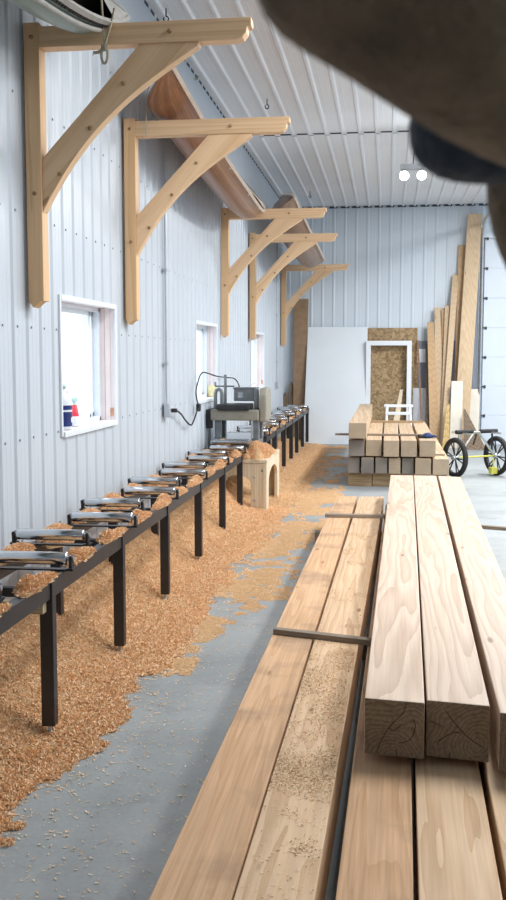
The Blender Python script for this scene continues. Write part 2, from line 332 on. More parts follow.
# ------------------------------------------------------------------ mesh builder
class MB:
    def __init__(s): s.v = []; s.f = []; s.m = []; s.sm = []
    def add(s, vs, fs, mat=0, smooth=False):
        o = len(s.v); s.v += [tuple(p) for p in vs]
        for f in fs: s.f.append([i + o for i in f]); s.m.append(mat); s.sm.append(smooth)
        return s
    def box(s, lo, hi, mat=0, M4=None):
        x0, y0, z0 = lo; x1, y1, z1 = hi
        vs = [Vector(p) for p in ((x0,y0,z0),(x1,y0,z0),(x1,y1,z0),(x0,y1,z0),(x0,y0,z1),(x1,y0,z1),(x1,y1,z1),(x0,y1,z1))]
        if M4: vs = [M4 @ p for p in vs]
        return s.add(vs, [(0,3,2,1),(4,5,6,7),(0,1,5,4),(1,2,6,5),(2,3,7,6),(3,0,4,7)], mat)
    def hexa(s, bot, top, mats=(0,)*6):
        """bot: 4 corners ccw from above, top the same; faces: bottom, top, side0..3"""
        o = len(s.v); s.v += [tuple(p) for p in list(bot) + list(top)]
        for k, f in enumerate([(0,3,2,1),(4,5,6,7),(0,1,5,4),(1,2,6,5),(2,3,7,6),(3,0,4,7)]):
            s.f.append([i + o for i in f]); s.m.append(mats[k]); s.sm.append(False)
        return s
    def prism(s, poly, ax, a, b, mat=0):
        """poly: 2-D outline; ax = axis of extrusion ('X','Y','Z') from a to b"""
        def P(p, t):
            return {'X': (t, p[0], p[1]), 'Y': (p[0], t, p[1]), 'Z': (p[0], p[1], t)}[ax]
        n = len(poly)
        vs = [P(p, a) for p in poly] + [P(p, b) for p in poly]
        fs = [tuple(range(n))[::-1], tuple(range(n, 2 * n))] + [(i, (i + 1) % n, n + (i + 1) % n, n + i) for i in range(n)]
        return s.add(vs, fs, mat)
    def tube(s, pts, r, n=8, mat=0, caps=True, smooth=True):
        pts = [Vector(p) for p in pts]; rs = r if isinstance(r, (list, tuple)) else [r] * len(pts)
        up = None; rings = []
        for i, p in enumerate(pts):
            t = (pts[min(i + 1, len(pts) - 1)] - pts[max(i - 1, 0)])
            t = t.normalized() if t.length > 1e-9 else Vector((0, 0, 1))
            if up is None:
                up = Vector((0, 0, 1)) if abs(t.z) < 0.9 else Vector((1, 0, 0))
            a = t.cross(up)
            if a.length < 1e-6: a = t.cross(Vector((0, 1, 0.3)))
            a.normalize(); c = a.cross(t).normalized(); up = c
            rings.append([p + (a * math.cos(2 * math.pi * k / n) + c * math.sin(2 * math.pi * k / n)) * rs[i] for k in range(n)])
        vs = [q for rg in rings for q in rg]; fs = []
        for i in range(len(pts) - 1):
            for k in range(n):
                fs.append((i * n + k, i * n + (k + 1) % n, (i + 1) * n + (k + 1) % n, (i + 1) * n + k))
        s.add(vs, fs, mat, smooth)
        if caps:
            s.add(rings[0], [tuple(range(n))[::-1]], mat); s.add(rings[-1], [tuple(range(n))], mat)
        return s
    def lathe(s, prof, center, axis='Z', n=24, mat=0, mats=None):
        c = Vector(center); vs = []; fs = []; ms = []
        for (r, h) in prof:
            for k in range(n):
                a = 2 * math.pi * k / n; u, w = r * math.cos(a), r * math.sin(a)
                vs.append(c + {'Z': Vector((u, w, h)), 'X': Vector((h, u, w)), 'Y': Vector((w, h, u))}[axis])
        o = len(s.v); s.v += [tuple(p) for p in vs]
        for i in range(len(prof) - 1):
            for k in range(n):
                s.f.append([o + i*n+k, o + i*n+(k+1)%n, o + (i+1)*n+(k+1)%n, o + (i+1)*n+k]); s.m.append(mats[i] if mats else mat); s.sm.append(True)
        return s
    def build(s, name, mats, parent=None, loc=None, rot=None, bevel=0.0, seg=2):
        me = bpy.data.meshes.new(name); me.from_pydata(s.v, [], s.f)
        mats = mats if isinstance(mats, (list, tuple)) else [mats]
        for m in mats: me.materials.append(m)
        me.polygons.foreach_set('material_index', s.m); me.polygons.foreach_set('use_smooth', s.sm)
        bm = bmesh.new(); bm.from_mesh(me); bmesh.ops.recalc_face_normals(bm, faces=bm.faces); bm.to_mesh(me); bm.free()
        me.update()
        o = bpy.data.objects.new(name, me); COL.objects.link(o)
        if parent: o.parent = parent
        if loc is not None: o.location = loc
        if rot is not None: o.rotation_euler = rot
        if bevel:
            b = o.modifiers.new('edge', 'BEVEL'); b.width = bevel; b.segments = seg; b.limit_method = 'ANGLE'; b.angle_limit = 0.7
            b.harden_normals = False
        return o

def empty(name, loc=(0, 0, 0), rot=(0, 0, 0), parent=None):
    o = bpy.data.objects.new(name, None); COL.objects.link(o); o.location = loc; o.rotation_euler = rot
    o.empty_display_size = 0.1
    if parent: o.parent = parent
    return o
def tag(o, label=None, cat=None, group=None, kind=None):
    if label: o['label'] = label
    if cat: o['category'] = cat
    if group: o['group'] = group
    if kind: o['kind'] = kind
    return o
def struct(o): o['kind'] = 'structure'; return o
def copy_tree(o, parent=None):
    c = o.copy(); COL.objects.link(c)
    if parent: c.parent = parent
    for ch in list(o.children): copy_tree(ch, c)
    return c

# ------------------------------------------------------------------ room shell
def ribbed(u0, u1, v0, v1, pitch, P, holes=(), phase=0.0, rib_h=0.011, minor=True):
    """corrugated sheet: ribs every pitch along u, running along v; P(u,v,h) -> point"""
    prof = []
    k0 = int(math.floor((u0 - phase) / pitch)) - 1
    k = k0
    while phase + k * pitch < u1 + pitch:
        c = phase + k * pitch
        prof += [(c - 0.028, 0), (c - 0.012, rib_h), (c + 0.012, rib_h), (c + 0.028, 0)]
        if minor:
            for q in (0.36, 0.64):
                m_ = c + pitch * q
                prof += [(m_ - 0.007, 0), (m_, 0.0015), (m_ + 0.007, 0)]
        k += 1
    def H(u):
        for a, b in zip(prof, prof[1:]):
            if a[0] <= u <= b[0]:
                return a[1] + (b[1] - a[1]) * (u - a[0]) / max(1e-9, b[0] - a[0])
        return 0
    us = sorted({round(u, 5) for u, _ in prof if u0 < u < u1} | {u0, u1} | {h[0] for h in holes} | {h[1] for h in holes})
    mb = MB()
    for a, b in zip(us, us[1:]):
        mid = (a + b) / 2
        spans = [(v0, v1)]
        for (ha, hb, va, vb) in holes:
            if ha < mid < hb: spans = [(v0, va), (vb, v1)]
        for s0, s1 in spans:
            mb.add([P(a, s0, H(a)), P(b, s0, H(b)), P(b, s1, H(b)), P(a, s1, H(a))], [(0, 1, 2, 3)])
    return mb

fl = MB().box((WALL - 0.2, FRONT - 0.2, -0.15), (RIGHT + 0.2, BACK + 0.2, 0)).build('floor', M['concrete']); struct(fl)
PIT = 0.207
# windows in the left wall: y-range from the photo, common heights
WIN = []
for (xa, ya, xb, yb) in ((58, 293, 116, 425), (195, 322, 216.5, 405), (250.5, 334, 263.5, 392)):
    a = at_x(xa, ya, WALL); b = at_x(xb, yb, WALL)
    WIN.append((a.y, b.y))
WZ0, WZ1 = 1.13, 1.965
holes = [(a + 0.02, b - 0.02, WZ0 + 0.02, WZ1 - 0.02) for a, b in WIN]
wl = ribbed(FRONT, BACK, 0, CEIL, PIT, lambda u, v, h: (WALL + h, u, v), holes, 0.05)
for i in range(int((BACK - 0.5) / PIT)):
    y = 0.05 + PIT * i + 0.055
    for z in (0.62, 1.16, 1.76, 2.36, 2.96, 3.56):
        if any(a - 0.03 < y < b + 0.03 and WZ0 - .03 < z < WZ1 + .03 for a, b in WIN): continue
        wl.box((WALL, y - 0.006, z - 0.006), (WALL + 0.006, y + 0.006, z + 0.006), 1)
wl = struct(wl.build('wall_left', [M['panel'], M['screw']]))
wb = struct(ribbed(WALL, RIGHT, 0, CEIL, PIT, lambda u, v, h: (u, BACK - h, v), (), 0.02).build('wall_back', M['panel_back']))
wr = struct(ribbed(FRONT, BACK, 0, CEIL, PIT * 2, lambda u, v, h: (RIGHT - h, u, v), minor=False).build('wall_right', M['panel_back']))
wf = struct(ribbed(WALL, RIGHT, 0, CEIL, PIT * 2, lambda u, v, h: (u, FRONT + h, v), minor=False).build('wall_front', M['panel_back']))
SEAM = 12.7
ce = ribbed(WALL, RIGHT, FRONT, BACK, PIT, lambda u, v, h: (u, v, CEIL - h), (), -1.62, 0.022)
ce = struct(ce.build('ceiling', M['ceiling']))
# ceiling lap joint: a thin dark strip broken at every rib
mb = MB()
k = 0
x = -1.60
while x < RIGHT:
    mb.box((x + 0.03, SEAM - 0.012, CEIL - 0.012), (x + PIT - 0.03, SEAM + 0.012, CEIL - 0.001), 0)
    mb.box((x - 0.03, SEAM - 0.010, CEIL - 0.028), (x + 0.03, SEAM + 0.010, CEIL - 0.020), 1)
    x += PIT
struct(mb.build('trim_1', [M['dark_gap'], M['galv']]))
# wall / ceiling corner: smooth eave flashing and dark blocks painted as the shaded gaps between the ribs
mb = MB()
mb.box((WALL, FRONT, 3.93), (WALL + 0.024, BACK, CEIL - 0.024), 0)
y = FRONT
while y < BACK:
    mb.box((WALL + 0.002, y, CEIL - 0.024), (WALL + 0.030, y + 0.135, CEIL - 0.001), 1)
    mb.box((WALL + 0.002, y + 0.135, CEIL - 0.024), (WALL + 0.030, y + PIT, CEIL - 0.001), 0)
    y += PIT
struct(mb.build('trim_2', [M['panel'], M['dark_gap']]))
mb = MB(); x = WALL
while x < RIGHT - 0.2:
    mb.box((x, BACK - 0.035, CEIL - 0.035), (x + 0.15, BACK - 0.002, CEIL - 0.001), 1)
    mb.box((x + 0.15, BACK - 0.035, CEIL - 0.035), (x + PIT, BACK - 0.002, CEIL - 0.001), 0)
    x += PIT
struct(mb.build('trim_3', [M['galv'], M['dark_gap']]))

# windows
def window(idx, y0, y1):
    w = empty('window_%d' % idx, (WALL, y0, WZ0)); struct(w)
    W, H, D = y1 - y0, WZ1 - WZ0, 0.115
    # J-trim ring proud of the steel
    t = MB(); p = 0.014
    t.box((0.0, -0.005, -0.005), (p, 0.018, H + 0.005)); t.box((0.0, W - 0.028, -0.005), (p, W + 0.005, H + 0.005))
    t.box((0.0, 0.028, H - 0.028), (p, W - 0.028, H + 0.005)); t.box((0.0, 0.028, -0.012), (p + 0.008, W - 0.028, 0.022))
    t.build('trim', M['white_trim'], w, bevel=0.003)
    # dark edge on the near outside of the trim
    # reveal liners
    r = MB()
    r.box((-D, 0.0, 0.0), (0.0, 0.02, H)); r.box((-D, W - 0.02, 0.0), (0.0, W, H)); r.box((-D, 0.02, H - 0.02), (0.0, W - 0.02, H)); r.box((-D, 0.02, 0.0), (0.0, W - 0.02, 0.02))
    r.box((-D * 0.62, W - 0.023, 0.02), (-D * 0.60, W - 0.0195, H - 0.02), 1)
    r.box((-D * 0.25, W - 0.022, 0.02), (-D * 0.24, W - 0.0195, H - 0.02), 1)
    r.box((-D * 0.30, W - 0.024, 0.05), (-D * 0.08, W - 0.0195, 0.11), 1)
    r.build('reveal', [M['foam_liner'], M['foam_seam']], w)
    f = MB(); a = 0.03
    X0, X1 = -D - 0.06, -D + 0.012
    f.box((X0, 0.02, 0.02), (X1, 0.02 + a, H - 0.02)); f.box((X0, W - 0.02 - a, 0.02), (X1, W - 0.02, H - 0.02))
    f.box((X0, 0.02, H - 0.02 - a), (X1, W - 0.02, H - 0.02)); f.box((X0, 0.02, 0.02), (X1, W - 0.02, 0.02 + a))
    f.build('window_frame', M['vinyl'], w, bevel=0.004)
    s = MB(); b = 0.03
    yc = W * 0.84
    for (q0, q1, xo) in ((0.02 + a, yc, -0.035), (yc - b, W - 0.02 - a, -0.06)):
        s.box((-D + xo, q0, 0.02 + a), (-D + xo + 0.028, q0 + b, H - 0.02 - a)); s.box((-D + xo, q1 - b, 0.02 + a), (-D + xo + 0.028, q1, H - 0.02 - a))
        s.box((-D + xo, q0, H - 0.02 - a - b), (-D + xo + 0.028, q1, H - 0.02 - a)); s.box((-D + xo, q0, 0.02 + a), (-D + xo + 0.028, q1, 0.02 + a + b))
    s.build('sash', M['vinyl'], w, bevel=0.003)
    MB().box((-D - 0.03, 0.02 + a, 0.02 + a), (-D - 0.026, yc, H - 0.02 - a)).build('pane', M['glass'], w)
    MB().box((-D - 0.05, yc, 0.02 + a), (-D - 0.046, W - 0.02 - a, H - 0.02 - a)).build('pane', M['glass'], w)
    return w
for i, (a, b) in enumerate(WIN): window(i + 1, a, b)
g = struct(MB().box((-60, -40, -0.4), (WALL - 0.5, 60, -0.3)).build('ground', M['snow']))

# overhead door in the back wall
DX0 = at_y(481.5, 340, BACK).x; DX1 = DX0 + 4.2; DTOP = at_y(490, 239, BACK).z
d = struct(empty('door_1', (DX0, BACK - 0.02, 0)))
n = 7; hh = DTOP / n
for k in range(n):
    mb = MB().box((0.02, -0.055, k * hh + 0.006), (DX1 - DX0, -0.005, (k + 1) * hh - 0.006))
    mb.box((0.03, -0.05, k * hh - 0.006), (DX1 - DX0 - 0.01, -0.02, k * hh + 0.006), 1)
    mb.build('door_section', [M['door_skin'], M['conduit']], d, bevel=0.004)
    hg = MB().box((0.05, -0.075, (k + 1) * hh - 0.03), (0.085, -0.055, (k + 1) * hh + 0.02)).tube([(-0.03, -0.09, (k + 1) * hh), (0.07, -0.085, (k + 1) * hh)], 0.011, 8)
    hg.build('hinge', M['black_steel'], d)
tr = MB()
pts = [(-0.03, -0.12, 0.02), (-0.03, -0.12, DTOP - 0.1)]
for a in range(1, 9):
    t = a / 8 * math.pi / 2
    pts.append((-0.03, -0.12 - 0.38 * (1 - math.cos(t)), DTOP - 0.1 + 0.38 * math.sin(t)))
pts.append((-0.03, -4.2, DTOP + 0.29))
tr.tube(pts, 0.028, 6, smooth=False)
tr.box((-0.09, -0.06, 0.02), (-0.01, -0.0, DTOP + 0.25))
tr.build('door_track', M['galv'], d)
MB().box((-0.02, -0.06, DTOP), (DX1 - DX0, -0.0, DTOP + 0.09)).build('header_trim', M['panel_back'], d)

# ------------------------------------------------------------------ wall brackets
def make_bracket(name='wall_bracket'):
    """local origin: on the wall at the foot of the post; x away from the wall, y along it"""
    t = empty(name)
    T = 0.095; A = 1.455            # arm top above the post foot
    post = [(0.02, 0.04), (0.045, 0.0), (0.085, 0.035), (0.105, 0.035), (0.105, A + 0.02), (0.02, A + 0.02)]
    MB().prism(post, 'Y', 0, T).build('post', M['pine_z'], t, bevel=0.004)
    L = 1.222; h = 0.108
    arm = [(0.105, A - h), (L - 0.075, A - h), (L - 0.045, A - h + 0.01), (L - 0.025, A - h + 0.035), (L - 0.02, A - 0.045), (L, A - 0.04), (L, A), (0.105, A)]
    MB().prism(arm, 'Y', 0.004, T - 0.004).build('arm', M['pine_x'], t, bevel=0.004)
    z1 = A - h
    a0, a1 = Vector((0.105, 0, 0.50)), Vector((0.945, 0, z1 - 0.02))
    out = [Vector((0.105, 0, 0.78)), a0]
    for k in range(1, 16):
        q = k / 16; p = a0.lerp(a1, q); p += Vector((-0.70, 0, 0.715)) * (0.092 * math.sin(math.pi * q ** 0.92)); out.append(p)
    out += [a1, Vector((0.95, 0, z1)), Vector((0.64, 0, z1))]
    br_a = math.atan2(z1 - 0.55, 0.72)
    Ri = Matrix.Rotation(br_a, 3, 'Y')
    o0 = Vector((0.105, 0.012, 0.6))
    loc = [Ri @ (p - Vector((o0.x, 0, o0.z))) for p in out]
    MB().prism([(p.x, p.z) for p in loc], 'Y', 0, T - 0.024).build('brace', M['pine_x'], t, loc=o0, rot=(0, -br_a, 0), bevel=0.003)
    for (px, pz) in ((0.80, A - 0.055), (0.065, 0.60), (0.065, A - 0.055), (0.20, 0.70), (0.37, 0.93), (0.55, 1.15)):
        y = -0.006 if abs(px - 0.8) < .01 or px < .1 else 0.006
        MB().lathe([(0.0, y - 0.001), (0.011, y), (0.012, 0.02)], (px, 0, pz), 'Y', 10).build('peg', M['pine_peg'], t)
    return t
BR = []
br0 = make_bracket()
for i, (px, foot) in enumerate(((25, 305), (123, 322), (219.5, 337), (248, 338), (280, 343))):
    Y = at_x(px, foot, WALL).y
    zf = {0: 1.862, 1: 1.835, 2: 1.82, 3: 1.825, 4: 1.785}[i]
    o = br0 if i == 0 else copy_tree(br0)
    o.location = (WALL, Y, zf)
    BR.append((Y, zf + 1.455))
    tag(o, ['pine wall bracket under the pointed tip of the grey-green canoe, cord looped over its arm',
            'pine wall bracket holding the blunt near end of the reddish cedar canoe',
            'pine wall bracket under the far tip of the reddish cedar canoe',
            'pine wall bracket holding the near end of the weathered brown canoe',
            'pine wall bracket closest to the back wall, under the brown canoe\'s far end'][i], 'bracket', 'pine brackets along the steel wall')
print('brackets', BR, 'windows', WIN)

# ------------------------------------------------------------------ canoes
def make_canoe(name, L, beam, depth, hullm, inm, gunm, loc, tilt, label, pitch=0.0, yaw=0.0, scupper=False, sheer=0.12, rise=0.05):
    """local: y along the length, z up out of the open side, x across; origin amidships on the keel"""
    root = empty(name, loc, (0, 0, 0))
    Rm = Matrix.Rotation(yaw, 4, 'Z') @ Matrix.Rotation(pitch, 4, 'X') @ Matrix.Rotation(tilt, 4, 'Y')
    root.rotation_euler = Rm.to_euler()
    NS, NG = 56, 13
    def sect(t):     # t in -1..1
        a = abs(t)
        b = beam / 2 * (1 - a ** 2.4) ** 0.9 + 0.008
        top = depth + sheer * a ** 3.2
        bot = rise * a ** 2 + (top - rise) * max(0, (a - 0.86) / 0.14) ** 2.2 * 0.62
        return b, bot, top
    def point(t, g, off=0.0):   # g -1..1 around the girth; 0 keel
        b, bot, top = sect(t); s = abs(g)
        fl = 1 - abs(t) ** 3
        x = b * (math.sin(s * math.pi / 2) ** (0.62 + 0.4 * (1 - fl)))
        z = bot + (top - bot) * (s ** (2.6 * fl + 1.2 * (1 - fl)))
        x = max(0, x - off)
        return Vector((math.copysign(x, g) if g else 0, t * L / 2, z + off * (1 - s)))
    def shell(off, nm, mat, parent=root):
        vs = []; gi = []
        for i in range(NS + 1):
            t = -1 + 2 * i / NS
            t = math.copysign(1 - (1 - abs(t)) ** 1.25, t) * (1 - off * 0.4)
            for j in range(2 * NG + 1):
                g_ = -1 + j / NG
                vs.append(point(t, g_, off)); gi.append((0.5 * (g_ + 1) * 1.0, t * L / 2, 0))
        n = 2 * NG + 1; fs = []
        for i in range(NS):
            for j in range(n - 1):
                fs.append((i * n + j, i * n + j + 1, (i + 1) * n + j + 1, (i + 1) * n + j))
        me = bpy.data.meshes.new(nm); me.from_pydata([tuple(v) for v in vs], [], fs); me.materials.append(mat)
        at = me.attributes.new('girth', 'FLOAT_VECTOR', 'POINT'); at.data.foreach_set('vector', [c for q in gi for c in q])
        me.polygons.foreach_set('use_smooth', [True] * len(fs)); me.update()
        o = bpy.data.objects.new(nm, me); COL.objects.link(o); o.parent = parent
        return o
    shell(0.0, 'hull', hullm); shell(0.012, 'lining', inm)
    for sg in (-1, 1):
        pts = []
        for i in range(61):
            t = -1 + 2 * i / 60
            p = point(t, sg); p.x += sg * 0.004; p.z += 0.004; pts.append(p)
        mb = MB(); vs = []; fs = []
        for p in pts:
            q = p; vs += [q + Vector((sg * 0.012, 0, -0.016)), q + Vector((sg * 0.012, 0, 0.010)), q + Vector((-sg * 0.012, 0, 0.010)), q + Vector((-sg * 0.012, 0, -0.016))]
        for i in range(60):
            for k in range(4): fs.append((i*4+k, i*4+(k+1)%4, (i+1)*4+(k+1)%4, (i+1)*4+k))
        mb.add(vs, fs + [(0, 1, 2, 3), (240, 241, 242, 243)])
        mb.build('gunwale', gunm, root)
        if scupper:     # slotted inwale just below the rail, and a pale rub rail under it
            mb = MB(); k = 0
            for i in range(4, 117):
                t0 = -1 + 2 * i / 120; t1 = t0 + 2 / 120 * 0.62
                a = point(t0, sg * 0.985); b = point(t1, sg * 0.985)
                off = Vector((sg * 0.010, 0, -0.022))
                dz = Vector((0, 0, 0.016)); ox = Vector((sg * 0.006, 0, 0))
                mb.add([a+off, b+off, b+off+dz, a+off+dz, a+off+ox, b+off+ox, b+off+dz+ox, a+off+dz+ox], [(0,1,2,3),(4,5,6,7),(0,1,5,4),(3,2,6,7),(0,3,7,4),(1,2,6,5)])
            mb.build('scupper_slots', M['slot'], root)
            rail = [point(-1 + 2 * i / 60, sg * 0.97) + Vector((sg * 0.010, 0, -0.045)) for i in range(2, 59)]
            MB().tube(rail, 0.014, 6).build('rub_rail', gunm, root)
    for s in (-1, 1):        # end decks
        vs = []; m = 8
        for i in range(m + 1):
            t = s * (0.84 + 0.155 * i / m); b, bot, top = sect(t)
            x = point(t, 1).x
            vs += [(-x, t * L / 2, top + 0.004), (0, t * L / 2, top + 0.016), (x, t * L / 2, top + 0.004)]
        fs = []
        for i in range(m): fs += [(i*3, i*3+1, i*3+4, i*3+3), (i*3+1, i*3+2, i*3+5, i*3+4)]
        MB().add(vs, fs).build('deck', gunm, root)
    for t in (-0.35, 0.05, 0.42):
        b, bot, top = sect(t); x = point(t, 1).x
        MB().box((-x, t * L / 2 - 0.035, top - 0.03), (x, t * L / 2 + 0.035, top - 0.008)).build('thwart', gunm, root, bevel=0.004)
    tag(root, label, 'canoe', 'canoes stored on the wall brackets')
    return root
# open side faces away from the wall and up; each hull leans with one rail low
c2 = make_canoe('canoe', 5.19, 0.747, 0.264, M['cedar'], M['cedar'], M['gunwale_pale'], (-1.752, 9.42, 3.276), 0.90,
    'reddish cedar-strip canoe on its side on the second and third brackets', pitch=-0.028, yaw=0.006, sheer=0.074)
c1 = make_canoe('canoe', 4.975, 0.69, 0.205, M['hull_green'], M['canoe_dark'], M['gunwale_grey'], (-1.775, 3.27, 3.215), 0.97,
    'grey-green painted canoe with slotted grey gunwales, tip over the nearest bracket', pitch=0.06, yaw=-0.014, sheer=0.09, scupper=True)
c3 = make_canoe('canoe', 5.044, 0.847, 0.337, M['cedar_old'], M['cedar_old'], M['gunwale_pale'], (-1.583, 15.80, 3.315), 0.87,
    'weathered brown strip-planked canoe on the two brackets nearest the back wall', pitch=-0.039, sheer=0.101)

# cords at the canoes
Yb, Zb = BR[0]
def P1(x, y, dy=0.0): return at_y(x, y, Yb - 0.03 + dy)
mb = MB()
mb.tube([P1(101, -6), P1(102, 10), P1(103.2, 30), P1(104.5, 45)], 0.006, 6)
mb.tube([P1(114.5, 8), P1(112, 20), P1(107, 38), P1(104.5, 45)], 0.006, 6)
k = [P1(104.5 + 3.2 * math.sin(a * 2 * math.pi / 14), 54.5 - 9 * math.cos(a * 2 * math.pi / 14)) for a in range(15)]
mb.tube(k, 0.007, 6)
mb.tube([P1(93.5, 53), P1(98, 52.5), P1(103, 50), P1(106, 47)], 0.008, 6)
for q in range(3): mb.tube([P1(102, 45 + 2 * q), P1(104.5, 46 + 2 * q, -0.012), P1(107, 45.5 + 2 * q)], 0.007, 6)
tag(mb.build('rope', M['tan_cord']), 'knotted tan cord looped over the nearest bracket arm from the green canoe', 'rope')
Yb2 = BR[1][0]
mb = MB().tube([at_y(155.5, 78, Yb2 - 0.02), at_y(149, 86, Yb2 - 0.02), at_y(146.5, 95, Yb2 - 0.02), at_y(146.3, 137, Yb2 - 0.02)], 0.004, 6)
tag(mb.build('cord', M['tan_cord']), 'thin pale cord hanging over the second bracket arm at the cedar canoe', 'rope')

# ceiling hooks and the thin rod by the eave
for (x, y, lab) in ((166, 17, 'small steel eye hook in the ceiling corner above the nearest bracket arm'), (181, 52, 'small steel eye hook in the ceiling corner above the cedar canoe'),
               (267, 107, 'small steel hook hanging from the ceiling above the second bracket tip'), (310, 199, 'small steel hook hanging from the ceiling above the brown canoe')):
    p = at_z(x, y - 7, CEIL - 0.02)
    mb = MB().tube([(0, 0, 0.012), (0, 0, -0.05)], 0.006, 6)
    mb.tube([(0.02 * math.sin(a * 0.55), 0, -0.07 + 0.022 * math.cos(a * 0.55)) for a in range(11)], 0.006, 6)
    tag(mb.build('ceiling_hook', M['black_steel'], loc=p), lab, 'hook', 'hooks in the ceiling')
a = at_z(177.5, 59.5, CEIL - 0.06); b = at_z(194.5, 80, CEIL - 0.06)
mb = MB().tube([a, b], 0.009, 6).tube([b + Vector((-0.05, 0, -0.05)), b + Vector((0.04, 0, 0.035))], 0.008, 6).tube([a, a + Vector((0, 0, 0.06))], 0.005, 6)
tag(mb.build('hanger_rod', M['tan_cord']), 'thin rod with a crossed end hung under the ceiling beside the cedar canoe', 'rod')

# ------------------------------------------------------------------ conduits, outlet, cords
def conduit(px, ytop, ybox, label, box=True, ztop=CEIL - 0.05):
    p = at_x(px, ybox, WALL + 0.03)
    t = empty('electrical_conduit', (WALL + 0.018, p.y, p.z))
    MB().tube([(0.014, 0, 0.05), (0.014, 0, ztop - p.z - 0.5)], 0.011, 8).build('pipe', M['conduit'], t)
    if box:
        MB().box((0.0, -0.055, -0.06), (0.05, 0.055, 0.06)).build('outlet_box', M['conduit'], t, bevel=0.006)
        for dz in (-0.025, 0.025):
            MB().box((0.05, -0.018, dz - 0.014), (0.054, 0.018, dz + 0.014)).build('socket', M['white_paint'], t)
    for dz in (0.4, 1.2):
        MB().box((0.0, -0.03, dz - 0.012), (0.027, 0.03, dz + 0.012)).build('strap', M['galv'], t)
    tag(t, label, 'conduit', 'conduits down the steel wall')
    return p
po = conduit(166.5, 100, 410, 'grey conduit with an outlet box, between the first two windows')
conduit(277, 300, 385, 'grey conduit with an outlet box beyond the planer and third window')

wy = (WIN[1][0], WIN[1][1])
mb = MB()
def Wp(x, y, X=WALL + 0.06): return at_x(x, y, X)
plug = MB().box((-0.02, -0.018, -0.018), (0.03, 0.018, 0.018)).build('outlet_plug', M['black_plastic'], loc=po + Vector((0.055, 0.02, -0.005)), bevel=0.006)
plug.name = 'plug'
def smooth_path(pts, n=8):
    out = []
    P = [pts[0]] + list(pts) + [pts[-1]]
    for i in range(1, len(P) - 2):
        for k in range(n):
            t = k / n
            a, b, c, d_ = P[i-1], P[i], P[i+1], P[i+2]
            out.append(0.5 * ((2*b) + (c-a)*t + (2*a-5*b+4*c-d_)*t*t + (3*b-a-3*c+d_)*t**3))
    out.append(P[-2]); return out
cord = empty('power_cord', po + Vector((0.06, 0, 0)))
plug.parent = cord; plug.location = (-0.0, 0.02, -0.005)
org = Vector(cord.location)
path1 = [Wp(170, 411), Wp(176, 410.5), Wp(181, 414), Wp(186, 421), Wp(191, 425), Wp(194, 420), Wp(197, 411), Wp(199, 408)]
path2 = [Wp(198.5, 406), Wp(196, 393), Wp(198.5, 380), Wp(202, 373), Wp(207, 373), Wp(216, 376), Wp(226, 377.5), Wp(234, 378.5, -1.72), Wp(238.5, 384, -1.62), Wp(239.5, 391, -1.6)]
MB().tube([p - org for p in smooth_path(path1)], 0.008, 6).tube([p - org for p in smooth_path(path2)], 0.007, 6).build('cable', M['black_rubber'], cord)
p = Wp(198.5, 407, WALL + 0.05) - org
MB().box((p.x - 0.02, p.y - 0.035, p.z - 0.045), (p.x + 0.02, p.y + 0.035, p.z + 0.035)).build('connector', M['black_plastic'], cord, bevel=0.010)
tag(cord, 'black power cord running from the wall outlet past the second window to the planer', 'cord')

# ------------------------------------------------------------------ things on the window ledges
SILL = WZ0 + 0.0235
def ledge(x, X, w):
    return at_x(x, 400, X).y
# jug
yj = at_x(64.3, 405, WALL - 0.05).y
t = empty('plastic_jug', (WALL - 0.06, yj, SILL))
mb = MB(); prof = [(0, 0), (0.062, 0.0), (0.068, 0.01), (0.068, 0.165), (0.055, 0.205), (0.026, 0.235), (0.022, 0.255), (0, 0.255)]
mb.lathe([(r * 0.82, h) for r, h in prof], (0, 0, 0), 'Z', 20)
mb.build('body', M['jug_white'], t)
MB().tube([(0.0, 0.02, 0.235), (0.01, 0.055, 0.235), (0.012, 0.066, 0.20), (0.008, 0.058, 0.15)], 0.009, 8).build('handle', M['jug_white'], t)
MB().lathe([(0, 0.28), (0.022, 0.28), (0.024, 0.255), (0, 0.253)], (0, 0, 0), 'Z', 14).build('cap', M['teal'], t)
lb = MB().lathe([(0.0565, 0.02), (0.0568, 0.055), (0.0568, 0.11), (0.0568, 0.122), (0.0568, 0.15)], (0, 0, 0), 'Z', 20, mats=[0, 0, 1, 0])
lb.build('paper_label', [M['navy'], M['jug_white']], t)
MB().lathe([(0, 0.0), (0.018, 0.0)], (0.0575, -0.002, 0.06), 'X', 12).build('emblem', M['jug_white'], t)
tag(t, 'white plastic jug with a navy label on the nearest window ledge', 'jug')
ys = at_x(76.5, 405, WALL - 0.07).y
t = empty('spray_bottle', (WALL - 0.085, ys, SILL)); t.scale = (0.9, 0.9, 0.80)
MB().lathe([(0, 0), (0.036, 0), (0.038, 0.008), (0.037, 0.075), (0.033, 0.08)], (0, 0, 0), 'Z', 18).build('bottle', M['clear'], t)
MB().lathe([(0.034, 0.078), (0.034, 0.085), (0.022, 0.165), (0.015, 0.172), (0, 0.172)], (0, 0, 0), 'Z', 18).build('shoulder', M['red'], t)
mb = MB().lathe([(0.013, 0.17), (0.013, 0.195), (0, 0.195)], (0, 0, 0), 'Z', 12)
mb.prism([(-0.02, 0.195), (0.045, 0.195), (0.05, 0.21), (0.03, 0.235), (-0.03, 0.225)], 'X', -0.013, 0.013)
mb.tube([(0, 0.03, 0.2), (0, 0.035, 0.18), (0, 0.028, 0.165)], 0.005, 6)
mb.build('trigger_head', M['teal'], t)
tag(t, 'small spray bottle with a red shoulder beside the jug on the window ledge', 'bottle')
yb = at_x(212, 398, WALL - 0.05).y
t = empty('plastic_bottle', (WALL - 0.05, yb, SILL))
